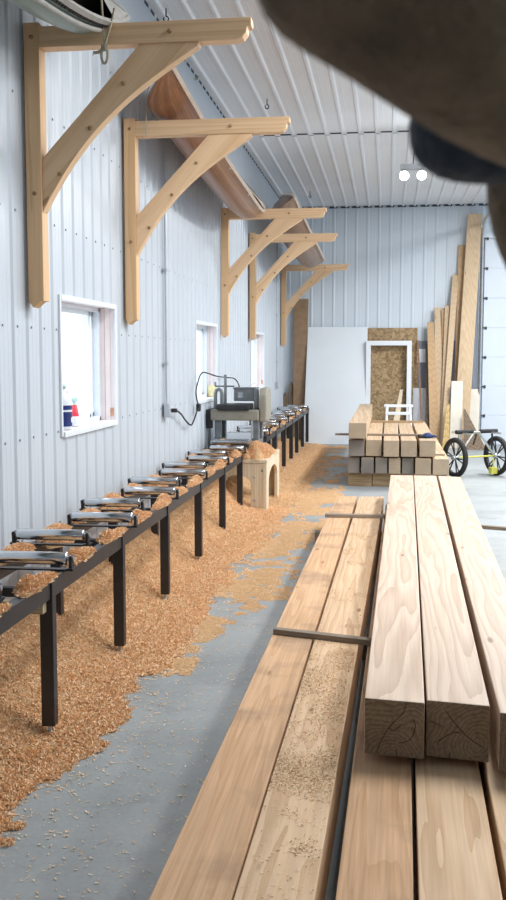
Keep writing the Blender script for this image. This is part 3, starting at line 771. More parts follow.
MB().lathe([(0, 0), (0.045, 0), (0.048, 0.01), (0.048, 0.10), (0.036, 0.12), (0.018, 0.135)], (0, 0, 0), 'Z', 16).build('body', M['yellow'], t)
MB().lathe([(0.02, 0.132), (0.02, 0.165), (0, 0.167)], (0, 0, 0), 'Z', 12).build('cap', M['white_paint'], t)
tag(t, 'yellow bottle with a white cap on the second window ledge', 'bottle')

# ------------------------------------------------------------------ roller tables
def roller_table(name, x0, yaw, legsY, ya, yb, rollers, ztop, slope, label, group):
    """x0: front leg line at legsY[0]; depth positions are measured along the table; the rails fall by slope per metre"""
    G = 0.345
    t = empty(name, (x0, legsY[0], 0), (0, 0, yaw))
    zt = lambda y: ztop + slope * (y - legsY[0])
    l = lambda y: y - legsY[0]
    for x in (0, -G):
        a, b = l(ya), l(yb); w = 0.022
        bot = [(x - w, a, zt(ya) - 0.078), (x + w, a, zt(ya) - 0.078), (x + w, b, zt(yb) - 0.078), (x - w, b, zt(yb) - 0.078)]
        MB().hexa(bot, [(p[0], p[1], p[2] + 0.078) for p in bot]).build('rail', M['black_steel'], t, bevel=0.004)
    for y in legsY:
        for x in (0, -G):
            lg = MB().box((x - 0.027, l(y) - 0.027, 0.055), (x + 0.029, l(y) + 0.027, zt(y) - 0.004)).build('leg', M['black_steel'], t, bevel=0.004)
            MB().lathe([(0, 0.0), (0.022, 0.0), (0.022, 0.008), (0.009, 0.014), (0.009, 0.056)], (x, l(y), 0.0), 'Z', 10).build('levelling_foot', M['galv'], lg)
        MB().box((-G + 0.022, l(y) - 0.02, zt(y) - 0.075), (-0.022, l(y) + 0.02, zt(y) - 0.035)).build('cross_member', M['black_steel'], t, bevel=0.003)
    proto = None
    for i, y in enumerate(rollers):
        off = 0.030 if i % 2 == 0 else -0.070
        if proto is None:
            proto = empty('roller', (0, 0, 0), parent=t)
            MB().lathe([(0, -0.17), (0.026, -0.17), (0.028, -0.167), (0.028, 0.167), (0.026, 0.17), (0, 0.17)], (0, 0, 0), 'X', 20).build('drum', M['chrome'], proto)
            for sd in (-1, 1):
                MB().tube([(sd * 0.17, 0, 0), (sd * 0.20, 0, 0)], 0.011, 8).build('axle', M['galv'], proto)
                MB().box((sd * 0.188 - 0.007, -0.022, -0.04), (sd * 0.188 + 0.007, 0.022, 0.014)).build('bearing_bracket', M['black_steel'], proto, bevel=0.004)
                MB().box((sd * 0.188 - 0.014, -0.03, -0.046), (sd * 0.188 + 0.014, 0.03, -0.039)).build('mount_plate', M['black_steel'], proto)
            MB().box((-0.20, -0.018, -0.052), (0.20, 0.018, -0.045)).build('carrier_bar', M['black_steel'], proto)
            o = proto
        else:
            o = copy_tree(proto, t)
        o.location = (-G / 2 + off, l(y), zt(y) + 0.052)
    tag(t, label, 'roller table', group)
    return t
XF, XR = -1.41, -1.755
infeed = [2.77, 3.947, 5.125, 6.305, 7.56, 8.80, 9.98]
rollY = [4.14 + 0.592 * k for k in range(-4, 11)]
IN_Z, IN_S, IN_YAW, IN_X = 0.688, -0.0092, 0.0134, -1.380
rt = roller_table('roller_table', IN_X, IN_YAW, infeed, 1.6, 10.12, rollY, IN_Z, IN_S,
    'long black steel roller table leading up to the planer from the foreground', 'roller tables along the wall')
outl = [12.85, 14.07, 15.15, 16.1, 17.2, 18.2]
OUT_Y = [11.95 + 0.58 * k for k in range(11)]
rt2 = roller_table('roller_table', -1.45, 0.0, outl, 11.85, 18.4, OUT_Y, 0.66, 0.002,
    'black steel roller table behind the planer, ending at the back wall', 'roller tables along the wall')
def rail_x(Y): return IN_X - math.tan(IN_YAW) * (Y - infeed[0])
def rail_z(Y): return IN_Z + IN_S * (Y - infeed[0])
l1 = infeed[1] - infeed[0]
MB().box((-0.40, l1 - 0.075, rail_z(infeed[1]) - 0.13), (0.005, l1 - 0.0275, rail_z(infeed[1]) - 0.079)).build('wooden_crosspiece', M['scrap'], rt, bevel=0.003)['label'] = 'pale wooden crosspiece'

# ------------------------------------------------------------------ planer on its stand
SX0, SX1, SY0, SY1, SZ = -1.86, -1.225, 10.20, 11.42, 0.54
t = empty('planer_stand', ((SX0 + SX1) / 2, (SY0 + SY1) / 2, 0))
hx, hy = (SX1 - SX0) / 2, (SY1 - SY0) / 2
MB().box((-hx, -hy, SZ - 0.035), (hx, hy, SZ)).build('top', M['stand_wood'], t, bevel=0.004)
def arch_panel(w, h, leg, rise):
    """outline of a panel on two legs with an arched opening, in (u,z) from 0..w"""
    o = [(0, 0), (leg, 0), (leg, h * 0.55)]
    c = w / 2; r = c - leg
    for k in range(1, 12):
        a = math.pi - math.pi * k / 12
        o.append((c + r * math.cos(a), h * 0.55 + rise * math.sin(a)))
    o += [(w - leg, h * 0.55), (w - leg, 0), (w, 0), (w, h), (0, h)]
    return o
out = arch_panel(2 * hy - 0.0, SZ - 0.036, 0.19, 0.15)
for sx in (-1, 1):
    x0, x1 = (hx - 0.04, hx - 0.004) if sx > 0 else (-hx + 0.004, -hx + 0.04)
    MB().prism([(u - hy, z) for u, z in out], 'X', x0, x1).build('side_panel', M['stand_wood'], t, bevel=0.003)
out = arch_panel(2 * hx - 0.082, SZ - 0.036, 0.13, 0.10)
for sy in (-1, 1):
    y0, y1 = (hy - 0.05, hy - 0.015) if sy > 0 else (-hy + 0.012, -hy + 0.047)
    MB().prism([(u - hx + 0.041, z) for u, z in out], 'Y', y0, y1).build('end_panel', M['stand_wood'], t, bevel=0.003)
for (dx, dz) in ((hx - 0.13, 0.36), (hx - 0.13, 0.12), (hx - 0.05, 0.43)):
    MB().lathe([(0, -0.002), (0.014, -0.002), (0.014, 0.006)], (dx, -hy + 0.011, dz), 'Y', 10).build('bolt', M['galv'], t)
tag(t, 'pale wooden stand with arched sides carrying the planer', 'stand')

PX, PY = -1.60, 10.75
t = empty('thickness_planer', (PX, PY, SZ))
def px_x(x): return (x - 388) * 0.01095 - PX
# base and bed
MB().box((-0.30, -0.33, 0.0), (0.27, 0.33, 0.06)).box((-0.26, -0.28, 0.06), (0.23, 0.28, 0.17)).build('base', M['planer_grey'], t, bevel=0.01)
MB().box((-0.20, -0.42, 0.17), (0.19, 0.42, 0.205)).build('bed', M['table_steel'], t, bevel=0.005)
for dy in (-0.62, 0.44):
    e = MB()
    for k in range(3): e.tube([(-0.19, dy + 0.03 + 0.07 * k, 0.185), (0.18, dy + 0.03 + 0.07 * k, 0.185)], 0.017, 10)
    e.box((-0.205, dy, 0.165), (-0.19, dy + 0.2, 0.205)); e.box((0.18, dy, 0.165), (0.195, dy + 0.2, 0.205))
    e.build('bed_extension', M['table_steel'], t)
for (x0, x1) in ((-0.255, -0.165), (0.165, 0.245)):
    for yy in (-0.20, 0.12):
        MB().box((x0, yy, 0.17), (x1, yy + 0.08, 0.43)).build('column', M['planer_grey'], t, bevel=0.012)
        MB().tube([((x0 + x1) / 2 - 0.03, yy - 0.012, 0.17), ((x0 + x1) / 2 - 0.03, yy - 0.012, 0.43)], 0.013, 10).build('lead_screw', M['chrome'], t)
head = MB().box((-0.27, -0.25, 0.385), (0.245, 0.25, 0.50)).build('cutter_head', M['planer_tan'], t, bevel=0.015)
MB().box((-0.20, -0.30, 0.50), (0.155, 0.05, 0.56)).build('chip_hood', M['black_plastic'], t, bevel=0.012)
MB().box((-0.33, -0.2, 0.30), (-0.255, 0.15, 0.50)).build('switch_box', M['black_plastic'], t, bevel=0.012)
mt = MB().lathe([(0, -0.12), (0.06, -0.12), (0.075, -0.10), (0.075, 0.10), (0.06, 0.12), (0, 0.12)], (0.06, 0.08, 0.655), 'X', 20)
mt.box((-0.05, -0.04, 0.585), (0.17, 0.20, 0.725)); mt.box((-0.06, -0.05, 0.715), (0.20, 0.20, 0.732))
mt.build('motor', M['planer_grey'], t, bevel=0.008)
MB().box((-0.005, -0.046, 0.62), (0.05, -0.040, 0.68)).build('rating_plate', M['table_steel'], t)
MB().box((0.175, -0.10, 0.50), (0.225, -0.03, 0.72)).build('motor_bracket', M['planer_grey'], t, bevel=0.01)
MB().prism([(-0.20, 0.37), (0.26, 0.37), (0.26, 0.65), (0.20, 0.73), (-0.12, 0.73), (-0.20, 0.66)], 'X', 0.245, 0.325).build('belt_cover', M['planer_tan'], t, bevel=0.02)
mb = MB().tube([(-0.24, -0.1, 0.49), (-0.24, -0.1, 0.67), (-0.232, -0.1, 0.70), (-0.205, -0.1, 0.715), (-0.178, -0.1, 0.70), (-0.17, -0.1, 0.67), (-0.17, -0.1, 0.49)], 0.02, 10)
mb.build('lift_handle', M['planer_grey'], t)
cr = MB().tube([(-0.14, -0.05, 0.49), (-0.14, -0.05, 0.87)], 0.016, 8)
cr.tube([(-0.25, -0.05, 0.745), (-0.04, -0.05, 0.745)], 0.009, 8); cr.tube([(-0.25, -0.05, 0.745), (-0.25, -0.05, 0.79)], 0.012, 8)
cr.build('crank', M['planer_grey'], t)
tag(t, 'grey and tan bench planer with black chip hood on the wooden stand', 'planer')

# ------------------------------------------------------------------ sawdust and shavings
EDGE = [(1.5, -1.25), (3.3, -1.26), (4.2, -1.12), (5.1, -1.15), (6.2, -1.12), (7.3, -1.08), (9, -1.02), (10.5, -0.98), (12, -0.92), (14, -0.9), (16, -0.95), (18.6, -1.1)]
def edge(Y): return np.interp(Y, [e[0] for e in EDGE], [e[1] for e in EDGE])
def sm(x): x = np.clip(x, 0, 1); return x * x * (3 - 2 * x)
_pts = RNG.uniform(-50, 50, (1, 3))
def nz(X, Y, s, o=0.0):
    return np.array([mnoise.noise((float(a) * s + o, float(b) * s - o, o * 0.7)) for a, b in zip(np.ravel(X), np.ravel(Y))]).reshape(np.shape(X))
def hgt(X, Y):
    e = edge(Y) + 0.10 * nz(X * 0.3, Y, 1.7, 3.1)
    top = 0.26 + 0.07 * nz(X * 0, Y, 0.9, 9.0) - 0.08 * sm((Y - 11.5) / 1.5)
    u = (e - X) / 0.5 + 0.16 * nz(X, Y, 5.5, 13.0) + 0.14 * nz(X, Y, 17.0, 17.0) - 0.04
    back = (-1.34 - 0.0134 * (np.minimum(Y, 11) - 3) - X) / 0.55
    h = top * sm(back) ** 0.9
    h += 0.24 * np.exp(-((Y - 9.5) / 0.75) ** 2) * np.exp(-((X + 1.75) / 0.33) ** 2)
    h += 0.013 * sm(u * 1.6)
    h += (0.030 * nz(X, Y, 4.0, 1.0) + 0.018 * nz(X, Y, 11.0, 5.0)) * (0.25 * sm(u * 1.5) + 0.75 * sm(back * 1.6))
    return np.where(u > 0, np.maximum(h, 0.002), -0.01)
xs = np.arange(WALL + 0.003, -0.45, 0.025); ys = np.concatenate([np.arange(1.5, 8.0, 0.025), np.arange(8.0, 18.75, 0.05)])
GX, GY = np.meshgrid(xs, ys, indexing='ij')
GZ = hgt(GX, GY)
instand = (GX < SX1 + 0.02) & (GY > SY0 - 0.03) & (GY < SY1 + 0.02)
def grid_mesh(name, GX, GY, GZ, mats, keep=None):
    n0, n1 = GX.shape
    v = np.stack([GX, GY, GZ], -1).reshape(-1, 3)
    i = np.arange(n0 * n1).reshape(n0, n1)
    q = np.stack([i[:-1, :-1], i[1:, :-1], i[1:, 1:], i[:-1, 1:]], -1).reshape(-1, 4)
    ok = (v[q][:, :, 2] > -0.005).any(1)
    q = q[ok]
    used = np.unique(q); re = -np.ones(len(v), int); re[used] = np.arange(len(used)); v = v[used]; q = re[q]
    me = bpy.data.meshes.new(name); me.from_pydata(v.tolist(), [], q.tolist())
    for m in mats: me.materials.append(m)
    me.polygons.foreach_set('use_smooth', [True] * len(q)); me.update()
    return me
def strips(P, Nrm, n_len=(0.012, 0.04), wid=(0.003, 0.008), curl=(0.5, 3.5), tilt=0.6):
    """curled ribbons at points P (k,3): returns verts (k*8,3) and quads"""
    k = len(P)
    L = RNG.uniform(*n_len, k); W = RNG.uniform(*wid, k); C = RNG.uniform(*curl, k) * RNG.choice([-1, 1], k, p=[0.25, 0.75])
    ang = RNG.uniform(0, 2 * np.pi, k)
    t = np.stack([np.cos(ang), np.sin(ang), RNG.normal(0, tilt, k)], -1); t /= np.linalg.norm(t, axis=1, keepdims=True)
    up = np.stack([RNG.normal(0, tilt, k), RNG.normal(0, tilt, k), np.ones(k)], -1)
    s = np.cross(t, up); s /= np.linalg.norm(s, axis=1, keepdims=True)
    n = np.cross(s, t)
    V = np.zeros((k, 8, 3))
    R = L / np.maximum(np.abs(C), 0.05)
    for j in range(4):
        a = C * (j / 3 - 0.5)
        along = np.sin(a) * R * np.sign(C); hi = (1 - np.cos(a)) * R
        base = P + t * along[:, None] + n * hi[:, None]
        V[:, 2 * j] = base - s * W[:, None] / 2; V[:, 2 * j + 1] = base + s * W[:, None] / 2
    V = V.reshape(-1, 3)
    q = np.array([[0, 1, 3, 2], [2, 3, 5, 4], [4, 5, 7, 6]])
    Q = (q[None] + (np.arange(k) * 8)[:, None, None]).reshape(-1, 4)
    return V, Q
def strip_mesh(name, V, Q, mat, extra=None, base_mat=None):
    if extra:
        v0, q0 = extra
        V2 = np.concatenate([np.array(v0), V]); Q2 = np.concatenate([np.array(q0), Q + len(v0)])
    else: V2, Q2 = V, Q
    me = bpy.data.meshes.new(name)
    me.vertices.add(len(V2)); me.vertices.foreach_set('co', V2.astype(np.float32).ravel())
    me.loops.add(len(Q2) * 4); me.loops.foreach_set('vertex_index', Q2.astype(np.int32).ravel())
    me.polygons.add(len(Q2)); me.polygons.foreach_set('loop_start', np.arange(0, len(Q2) * 4, 4, dtype=np.int32))
    me.polygons.foreach_set('loop_total', np.full(len(Q2), 4, dtype=np.int32))
    me.materials.append(mat)
    if base_mat: me.materials.append(base_mat)
    mi = np.zeros(len(Q2), dtype=np.int32)
    if extra: mi[:len(extra[1])] = 1
    me.polygons.foreach_set('material_index', mi)
    sm_ = np.zeros(len(Q2), dtype=bool)
    if extra: sm_[:len(extra[1])] = True
    me.polygons.foreach_set('use_smooth', sm_)
    me.update(calc_edges=True); me.validate()
    o = bpy.data.objects.new(name, me); COL.objects.link(o)
    return o
me = grid_mesh('tmp', GX, GY, GZ, [M['sawbase']])
bv = np.array([v.co[:] for v in me.vertices]); bq = np.array([p.vertices[:] for p in me.polygons]); bpy.data.meshes.remove(me)
# shavings on the heap: denser near the viewer
def sample_heap(n, y0, y1, power):
    Y = y0 + (y1 - y0) * RNG.uniform(0, 1, n) ** power
    e = edge(Y); X = RNG.uniform(WALL + 0.01, 1, n) * 0 + (WALL + 0.02 + (e + 0.06 - WALL - 0.02) * RNG.uniform(0, 1, n) ** 0.85)
    Z = hgt(X, Y)
    ok = (Z > -0.005) & ~((X < SX1 + 0.01) & (Y > SY0 - 0.01) & (Y < SY1 + 0.01) & False)
    return np.stack([X, Y, Z + 0.003], -1)[ok]
P = np.concatenate([sample_heap(75000, 2.2, 10.5, 1.6), sample_heap(14000, 9.5, 18.6, 1.2)])
Pn = P.copy()
V, Q = strips(P, None, (0.010, 0.034), (0.0025, 0.0065), (0.6, 4.2), 0.6)
heap = strip_mesh('shavings_pile', V, Q, M['shaving'], (bv, bq), M['sawbase'])
tag(heap, 'deep orange drift of wood shavings under and beside the roller tables', 'wood shavings', kind='stuff')
# loose scatter on the concrete in patches
def patch(X, Y):
    d = X - edge(Y)
    f = nz(X, Y * 0.75, 2.6, 21.0) + 0.65 * nz(X, Y, 6.5, 33.0) + 0.6 * nz(X, Y, 17.0, 41.0)
    reach = 0.10 + 0.50 * sm((Y - 4.2) / 3.5)
    return f - 0.17 - 1.0 * np.maximum(0, d / reach - 0.35) ** 1.3 + 0.30 * sm((Y - 5.5) / 4.0) - 0.42 * sm((Y - 11.5) / 2.5)
px_ = np.arange(-1.35, -0.48, 0.02); py_ = np.concatenate([np.arange(3.0, 9.0, 0.025), np.arange(9.0, 18.4, 0.06)])
AX, AY = np.meshgrid(px_, py_, indexing='ij'); PF = patch(AX, AY)
AZ = np.where((PF > 0) & ~((AX > -0.63) & (AY < 9.2)), 0.002 + 0.010 * np.minimum(PF, 0.5), -0.01)
me = grid_mesh('tmp', AX, AY, AZ, [M['sawbase']])
fv = np.array([v.co[:] for v in me.vertices]); fv[:, 2] = np.maximum(fv[:, 2], 0.0004); fq = np.array([p.vertices[:] for p in me.polygons]); bpy.data.meshes.remove(me)
n = 110000
Y = 2.0 + 16.3 * RNG.uniform(0, 1, n) ** 0.9
d_ = RNG.exponential(0.11 + 0.020 * Y, n)
X = edge(Y) - 0.12 + d_
m_ = nz(X, Y, 2.2, 21.0) + 0.5 * nz(X, Y, 6.0, 33.0)
keep = (patch(X, Y) > -0.10 + RNG.normal(0, 0.08, n)) | (RNG.uniform(0, 1, n) < 0.05)
keep &= ~((X > -0.63) & (Y < 9.2)) & (X < -0.5)
P = np.stack([X, Y, np.full(n, 0.004)], -1)[keep]
V, Q = strips(P, None, (0.006, 0.024), (0.0025, 0.0055), (0.3, 3.0), 0.2)
V[:, 2] = np.abs(V[:, 2]) * 0.6 + 0.0006
o = strip_mesh('floor_shavings', V, Q, M['shaving'], (fv, fq), M['sawbase'])
tag(o, 'loose shavings scattered in patches over the grey concrete walkway', 'wood shavings', kind='stuff')
# sparse chips close to the camera
n = 700
P = np.stack([RNG.uniform(-1.25, -0.65, n), RNG.uniform(2.3, 6.0, n), np.full(n, 0.003)], -1)
V, Q = strips(P, None, (0.005, 0.022), (0.002, 0.005), (0.3, 3.0), 0.15); V[:, 2] = np.abs(V[:, 2]) * 0.6 + 0.0006
o = strip_mesh('stray_chips', V, Q, M['shaving_pale'])
tag(o, 'stray pale chips on the bare concrete beside the near timber stack', 'wood chips', kind='stuff')

def mound_strips(spec, dens, lenr=(0.012, 0.035)):
    """spec: list of (cx,cy,base z,rx,ry,height) heaps; returns base mesh and shavings"""
    bv, bq, pts = [], [], []
    for (cx, cy, bz, rx, ry, h) in spec:
        nr, na = 5, 14; o = len(bv); ph = random.uniform(0, 6.28)
        bv.append((cx, cy, bz + h))
        for i in range(1, nr + 1):
            r = i / nr
            for k in range(na):
                a = 2 * math.pi * k / na
                wob = 1 + 0.22 * math.sin(3 * a + ph) + 0.12 * math.sin(5 * a + 2 * ph)
                bv.append((cx + rx * r * wob * math.cos(a), cy + ry * r * wob * math.sin(a), bz + h * (1 - r ** 1.8) + (0.006 * random.uniform(-1, 1) if i < nr else 0)))
        for k in range(na):
            k2 = (k + 1) % na
            bq.append((o, o + 1 + k, o + 1 + k2, o + 1 + k2))
            for i in range(nr - 1):
                a0 = o + 1 + i * na
                bq.append((a0 + k, a0 + na + k, a0 + na + k2, a0 + k2))
        m = int(dens * rx * ry * 3.14) + 8
        r = np.sqrt(RNG.uniform(0, 1, m)); a = RNG.uniform(0, 2 * np.pi, m)
        pts.append(np.stack([cx + rx * r * np.cos(a), cy + ry * r * np.sin(a), bz + h * (1 - r ** 1.8) + 0.004], -1))
    # fans as degenerate-free triangles -> use tiny quads
    tri = [q for q in bq if q[2] == q[3]]; quad = [q for q in bq if q[2] != q[3]]
    for q in tri: quad.append((q[0], q[1], q[2], q[0]))
    quad = [q for q in quad if len(set(q)) == 4]
    V, Q = strips(np.concatenate(pts), None, lenr, (0.004, 0.009), (0.6, 3.5), 0.55)
    return V, Q, (bv, quad)
# along the rails and between the rollers of the near table
spec = []
for i, y in enumerate(rollY[:-1]):
    q = random.uniform(0.7, 1.0); x, z = rail_x(y), rail_z(y)
    spec.append((x + 0.002, y + 0.27, z - 0.003, 0.032, 0.25 * q, random.uniform(0.02, 0.035)))
    spec.append((x - 0.01, y + 0.30 + random.uniform(-.12, .12), z - 0.003, 0.045, 0.09, random.uniform(0.035, 0.055)))
    spec.append((x - 0.345 + random.uniform(0.0, 0.03), y + 0.28, z - 0.003, 0.055, 0.22, random.uniform(0.03, 0.06)))
    if i % 2: spec.append((x - 0.29, y + 0.22, z - 0.03, 0.09, 0.15, random.uniform(0.06, 0.10)))
V, Q, ex = mound_strips(spec, 42000)
o = strip_mesh('rail_shavings', V, Q, M['shaving'], ex, M['sawbase'])
tag(o, 'tufts of shavings caught on the rails of the near roller table', 'wood shavings', kind='stuff')
spec = []
for i, y in enumerate(OUT_Y[:-1]):
    spec.append((-1.45, y + 0.28, 0.66, 0.03, 0.15, random.uniform(0.02, 0.05)))
    if random.random() < .5: spec.append((XR + .1, y + 0.28, 0.655, 0.08, 0.13, 0.05))
V, Q, ex = mound_strips(spec, 9000)
o = strip_mesh('rail_shavings', V, Q, M['shaving'], ex, M['sawbase'])
tag(o, 'thin tufts of shavings on the roller table behind the planer', 'wood shavings', kind='stuff')
spec = [(SX1 - 0.15, SY0 + 0.30, SZ - 0.003, 0.145, 0.28, 0.165), (SX1 - 0.12, SY0 + 0.75, SZ - 0.003, 0.11, 0.35, 0.10), (SX0 + 0.16, SY0 + 0.10, SZ - 0.003, 0.13, 0.1, 0.20),
        (SX0 + 0.35, SY0 + 0.08, SZ - 0.003, 0.14, 0.08, 0.11)]
V, Q, ex = mound_strips(spec, 60000)
o = strip_mesh('stand_shavings', V, Q, M['shaving'], ex, M['sawbase'])
tag(o, 'heap of shavings on the planer stand around the machine', 'wood shavings', kind='stuff')

# ------------------------------------------------------------------ near timber stack
ZL0, ZL1 = 0.115, 0.30        # lower layer
ZS = 0.327                    # top of the stickers
ZT1 = 0.512
def timber(near_l, near_r, far_l, far_r, z0, z1, mats, label, group, name='timber', taper=0.0):
    """a squared beam between two measured ends (world xy of the top corners)"""
    c = (near_l + near_r + far_l + far_r) / 4; c = Vector((c.x, c.y, z0))
    dirv = ((far_l + far_r) - (near_l + near_r)); dirv.z = 0; ang = math.atan2(-dirv.x, dirv.y)
    Rm = Matrix.Rotation(-ang, 3, 'Z')
    def l(p, z): q = Rm @ (Vector((p.x, p.y, z)) - c); return q
    bot = [l(near_l, z0), l(near_r, z0), l(far_r, z0), l(far_l, z0)]; top = [l(near_l, z1), l(near_r, z1), l(far_r, z1), l(far_l, z1)]
    o = MB().hexa(bot, top, (0, 0, 1, 0, 1, 0)).build(name, mats, loc=c, rot=(0, 0, ang), bevel=0.004)
    tag(o, label, 'timber', group)
    return o
def ext(a, b, Y):   # along the edge a->b to a given depth
    t = (Y - a.y) / (b.y - a.y); return a + (b - a) * t
G1 = 'sawn beams in the lower layer of the near stack'
G2 = 'planed beams on top of the near stack'
def low(xl9, xr9, yl, far, mats, label, near_y=1.55, ypx=900):
    nl = at_z(xl9, ypx, ZL1); nr = at_z(xr9, ypx, ZL1); fl_ = at_z(far[0], far[2], ZL1); fr_ = at_z(far[1], far[2], ZL1)
    return timber(ext(nl, fl_, near_y), ext(nr, fr_, near_y), fl_, fr_, ZL0, ZL1, mats, label, G1)
low(148, 231.0, 0, (337, 357, 496), [M['fir_rough'], M['fir_end']], 'rough orange-brown beam, outermost beside the shavings-strewn floor', 1.55)
low(232.8, 314.5, 0, (359.3, 384, 496.5), [M['fir_yellow'], M['fir_end']], 'yellowish planed beam sprinkled with sawdust in the lower layer', 1.45)
# the beams below the planed ones, parallel to them
q0, q1 = at_z(364.6, 697.8, ZT1), at_z(390.5, 475, ZT1)
along = (q1 - q0) / (q1.y - q0.y)
def under(xl, xr, mats, label, dz=0.0):
    a = at_z(xl, 900, ZL1); b = at_z(xr, 900, ZL1); b.y = a.y
    A0, B0 = a + along * (1.7 - a.y), b + along * (1.7 - a.y)
    return timber(A0, B0, A0 + along * 7.2, B0 + along * 7.2, ZL0, ZL1 + dz, mats, label, G1)
under(335, 413.5, [M['fir_rough'], M['fir_end']], 'rough brown stained beam under the left planed beam\'s end', -0.004)
under(419, 503, [M['fir_yellow'], M['fir_end']], 'pale knotty beam under the middle planed beam\'s end')
under(511, 600, [M['fir_yellow'], M['fir_end']], 'beam at the lower right corner, under the right-hand planed beam')
def top(nl, nr, fl_, fr_, label, mats):
    return timber(at_z(*nl, ZT1), at_z(*nr, ZT1), at_z(*fl_, ZT1), at_z(*fr_, ZT1), ZS, ZT1, mats, label, G2)
mt = [M['fir_pale'], M['fir_end']]
T1 = top((364.6, 697.8), (424.7, 703), (390.5, 475), (413, 475.3), 'planed pale fir beam, first of the three on top, with curving cracks in its end', mt)
T2 = top((427, 700), (490, 706), (413.8, 475.3), (436.2, 475.7), 'planed pale fir beam in the middle of the three on top', mt)
top((500, 712.6), (565, 719), (438.2, 475.8), (460.5, 477), 'planed pale fir beam, the one of the top three running out of frame', mt)
M['crack'] = plain('crack_shadow', (0.035, 0.025, 0.018), 0.9, 0, 0.2, 30)
def cracks(o, nl, nr, lines):
    """drying checks in the end face"""
    A, B = at_z(*nl, ZT1), at_z(*nr, ZT1); n = (B - A).cross(Vector((0, 0, 1))).normalized()
    inv = Matrix.LocRotScale(o.location, o.rotation_euler, None).inverted()
    mb = MB()
    for ln in lines:
        pts = []
        for (x, y) in ln:
            d = ray(350 + x / 3.244, 650 + y / 3.244); t = (A - CAM).dot(n) / d.dot(n); pts.append(inv @ (CAM + d * t))
        pts = smooth_path(pts, 4)
        mb.tube(pts, [0.0013 if 0 < i < len(pts) - 1 else 0.0005 for i in range(len(pts))], 5)
    mb.build('drying_crack', M['crack'], o)
cracks(T1, (364.6, 697.8), (424.7, 703), [[(183, 170), (172, 205), (130, 246), (98, 300), (86, 335)], [(205, 225), (212, 250), (196, 290), (160, 302)], [(150, 322), (152, 348)], [(125, 250), (140, 262), (170, 240)]])
cracks(T2, (427, 700), (490, 706), [[(305, 190), (338, 235), (385, 285), (435, 318)], [(256, 228), (300, 248)], [(280, 300), (330, 270), (360, 268)], [(325, 330), (322, 352)]])
# stickers
def stick(a, b, w, h, label, name='sticker', mat='grey_wood', z0=ZL1 + 0.0005):
    a = Vector((a.x, a.y, 0)); b = Vector((b.x, b.y, 0)); d = b - a; L = d.length; ang = math.atan2(d.y, d.x)
    o = MB().box((0, 0, 0), (L, w, h)).build(name, M[mat], loc=(a.x, a.y, z0), rot=(0, 0, ang), bevel=0.002)
    return tag(o, label, 'sticker', 'spacer sticks between the stacked beams')
a = at_z(273, 634.5, ZL1); b = at_z(370, 646, ZL1)
stick(a, a + (b - a) * 2.55, 0.042, 0.0262, 'weathered spacer stick crossing the nearest part of the lower beams')
a = at_z(325, 517.5, ZL1); b = at_z(386, 518.5, ZL1)
stick(a, a + (b - a) * 1.35, 0.06, 0.0262, 'weathered spacer stick at the far end of the sawdust-sprinkled beam')
a = at_z(466, 528.0, ZL1); b = at_z(506, 531, ZL1)
stick(a, a + (b - a) * 1.6, 0.05, 0.0262, 'spacer stick poking out over the floor past the top right beam')
# bearers beneath
for (y, lab) in ((2.25, 'heavy bearer under the near stack, glimpsed in the gap between lower beams'), (5.2, 'bearer under the middle of the near stack'), (8.4, 'bearer under the far end of the near stack')):
    o = MB().box((-0.60, 0, 0), (0.78, 0.11, ZL0 - 0.001)).build('bearer', M['grey_wood'], loc=(0.0, y, 0), bevel=0.004)
    tag(o, lab, 'bearer', 'bearers under the near stack')
# sawdust on the yellow beam
nl = at_z(232.8, 900, ZL1); nr = at_z(314.5, 900, ZL1); fl_ = at_z(359.3, 496.5, ZL1); fr_ = at_z(384, 496.5, ZL1)
n = 60000
Y = 2.0 + 6.6 * RNG.uniform(0, 1, n) ** 1.3; u = RNG.uniform(0.02, 0.98, n)
tt = (Y - nl.y) / (fl_.y - nl.y); tr_ = (Y - nr.y) / (fr_.y - nr.y)
xl = nl.x + (fl_.x - nl.x) * tt; xr = nr.x + (fr_.x - nr.x) * tr_
X = xl + (xr - xl) * u
m_ = nz(X, Y, 2.2, 4.4) + 0.7 * nz(X, Y, 8.0, 2.2)
band = np.exp(-((Y - 4.2) / 0.7) ** 2) * 0.75 + np.exp(-((Y - 3.0) / 0.35) ** 2) * 0.75 + np.exp(-((Y - 6.6) / 0.7) ** 2) * 0.25
k = RNG.uniform(0, 1, n) < np.clip(1.5 * (m_ * 0.8 + band - 0.30), 0.015, 0.85)
P = np.stack([X, Y, np.full(n, ZL1 + 0.002)], -1)[k]
V, Q = strips(P, None, (0.003, 0.011), (0.002, 0.004), (0.2, 2.2), 0.3); V[:, 2] = np.maximum(V[:, 2], ZL1 + 0.0005)
o = strip_mesh('beam_sawdust', V, Q, M['shaving_pale'])
tag(o, 'patches of sawdust lying on the yellowish lower beam', 'sawdust', kind='stuff')

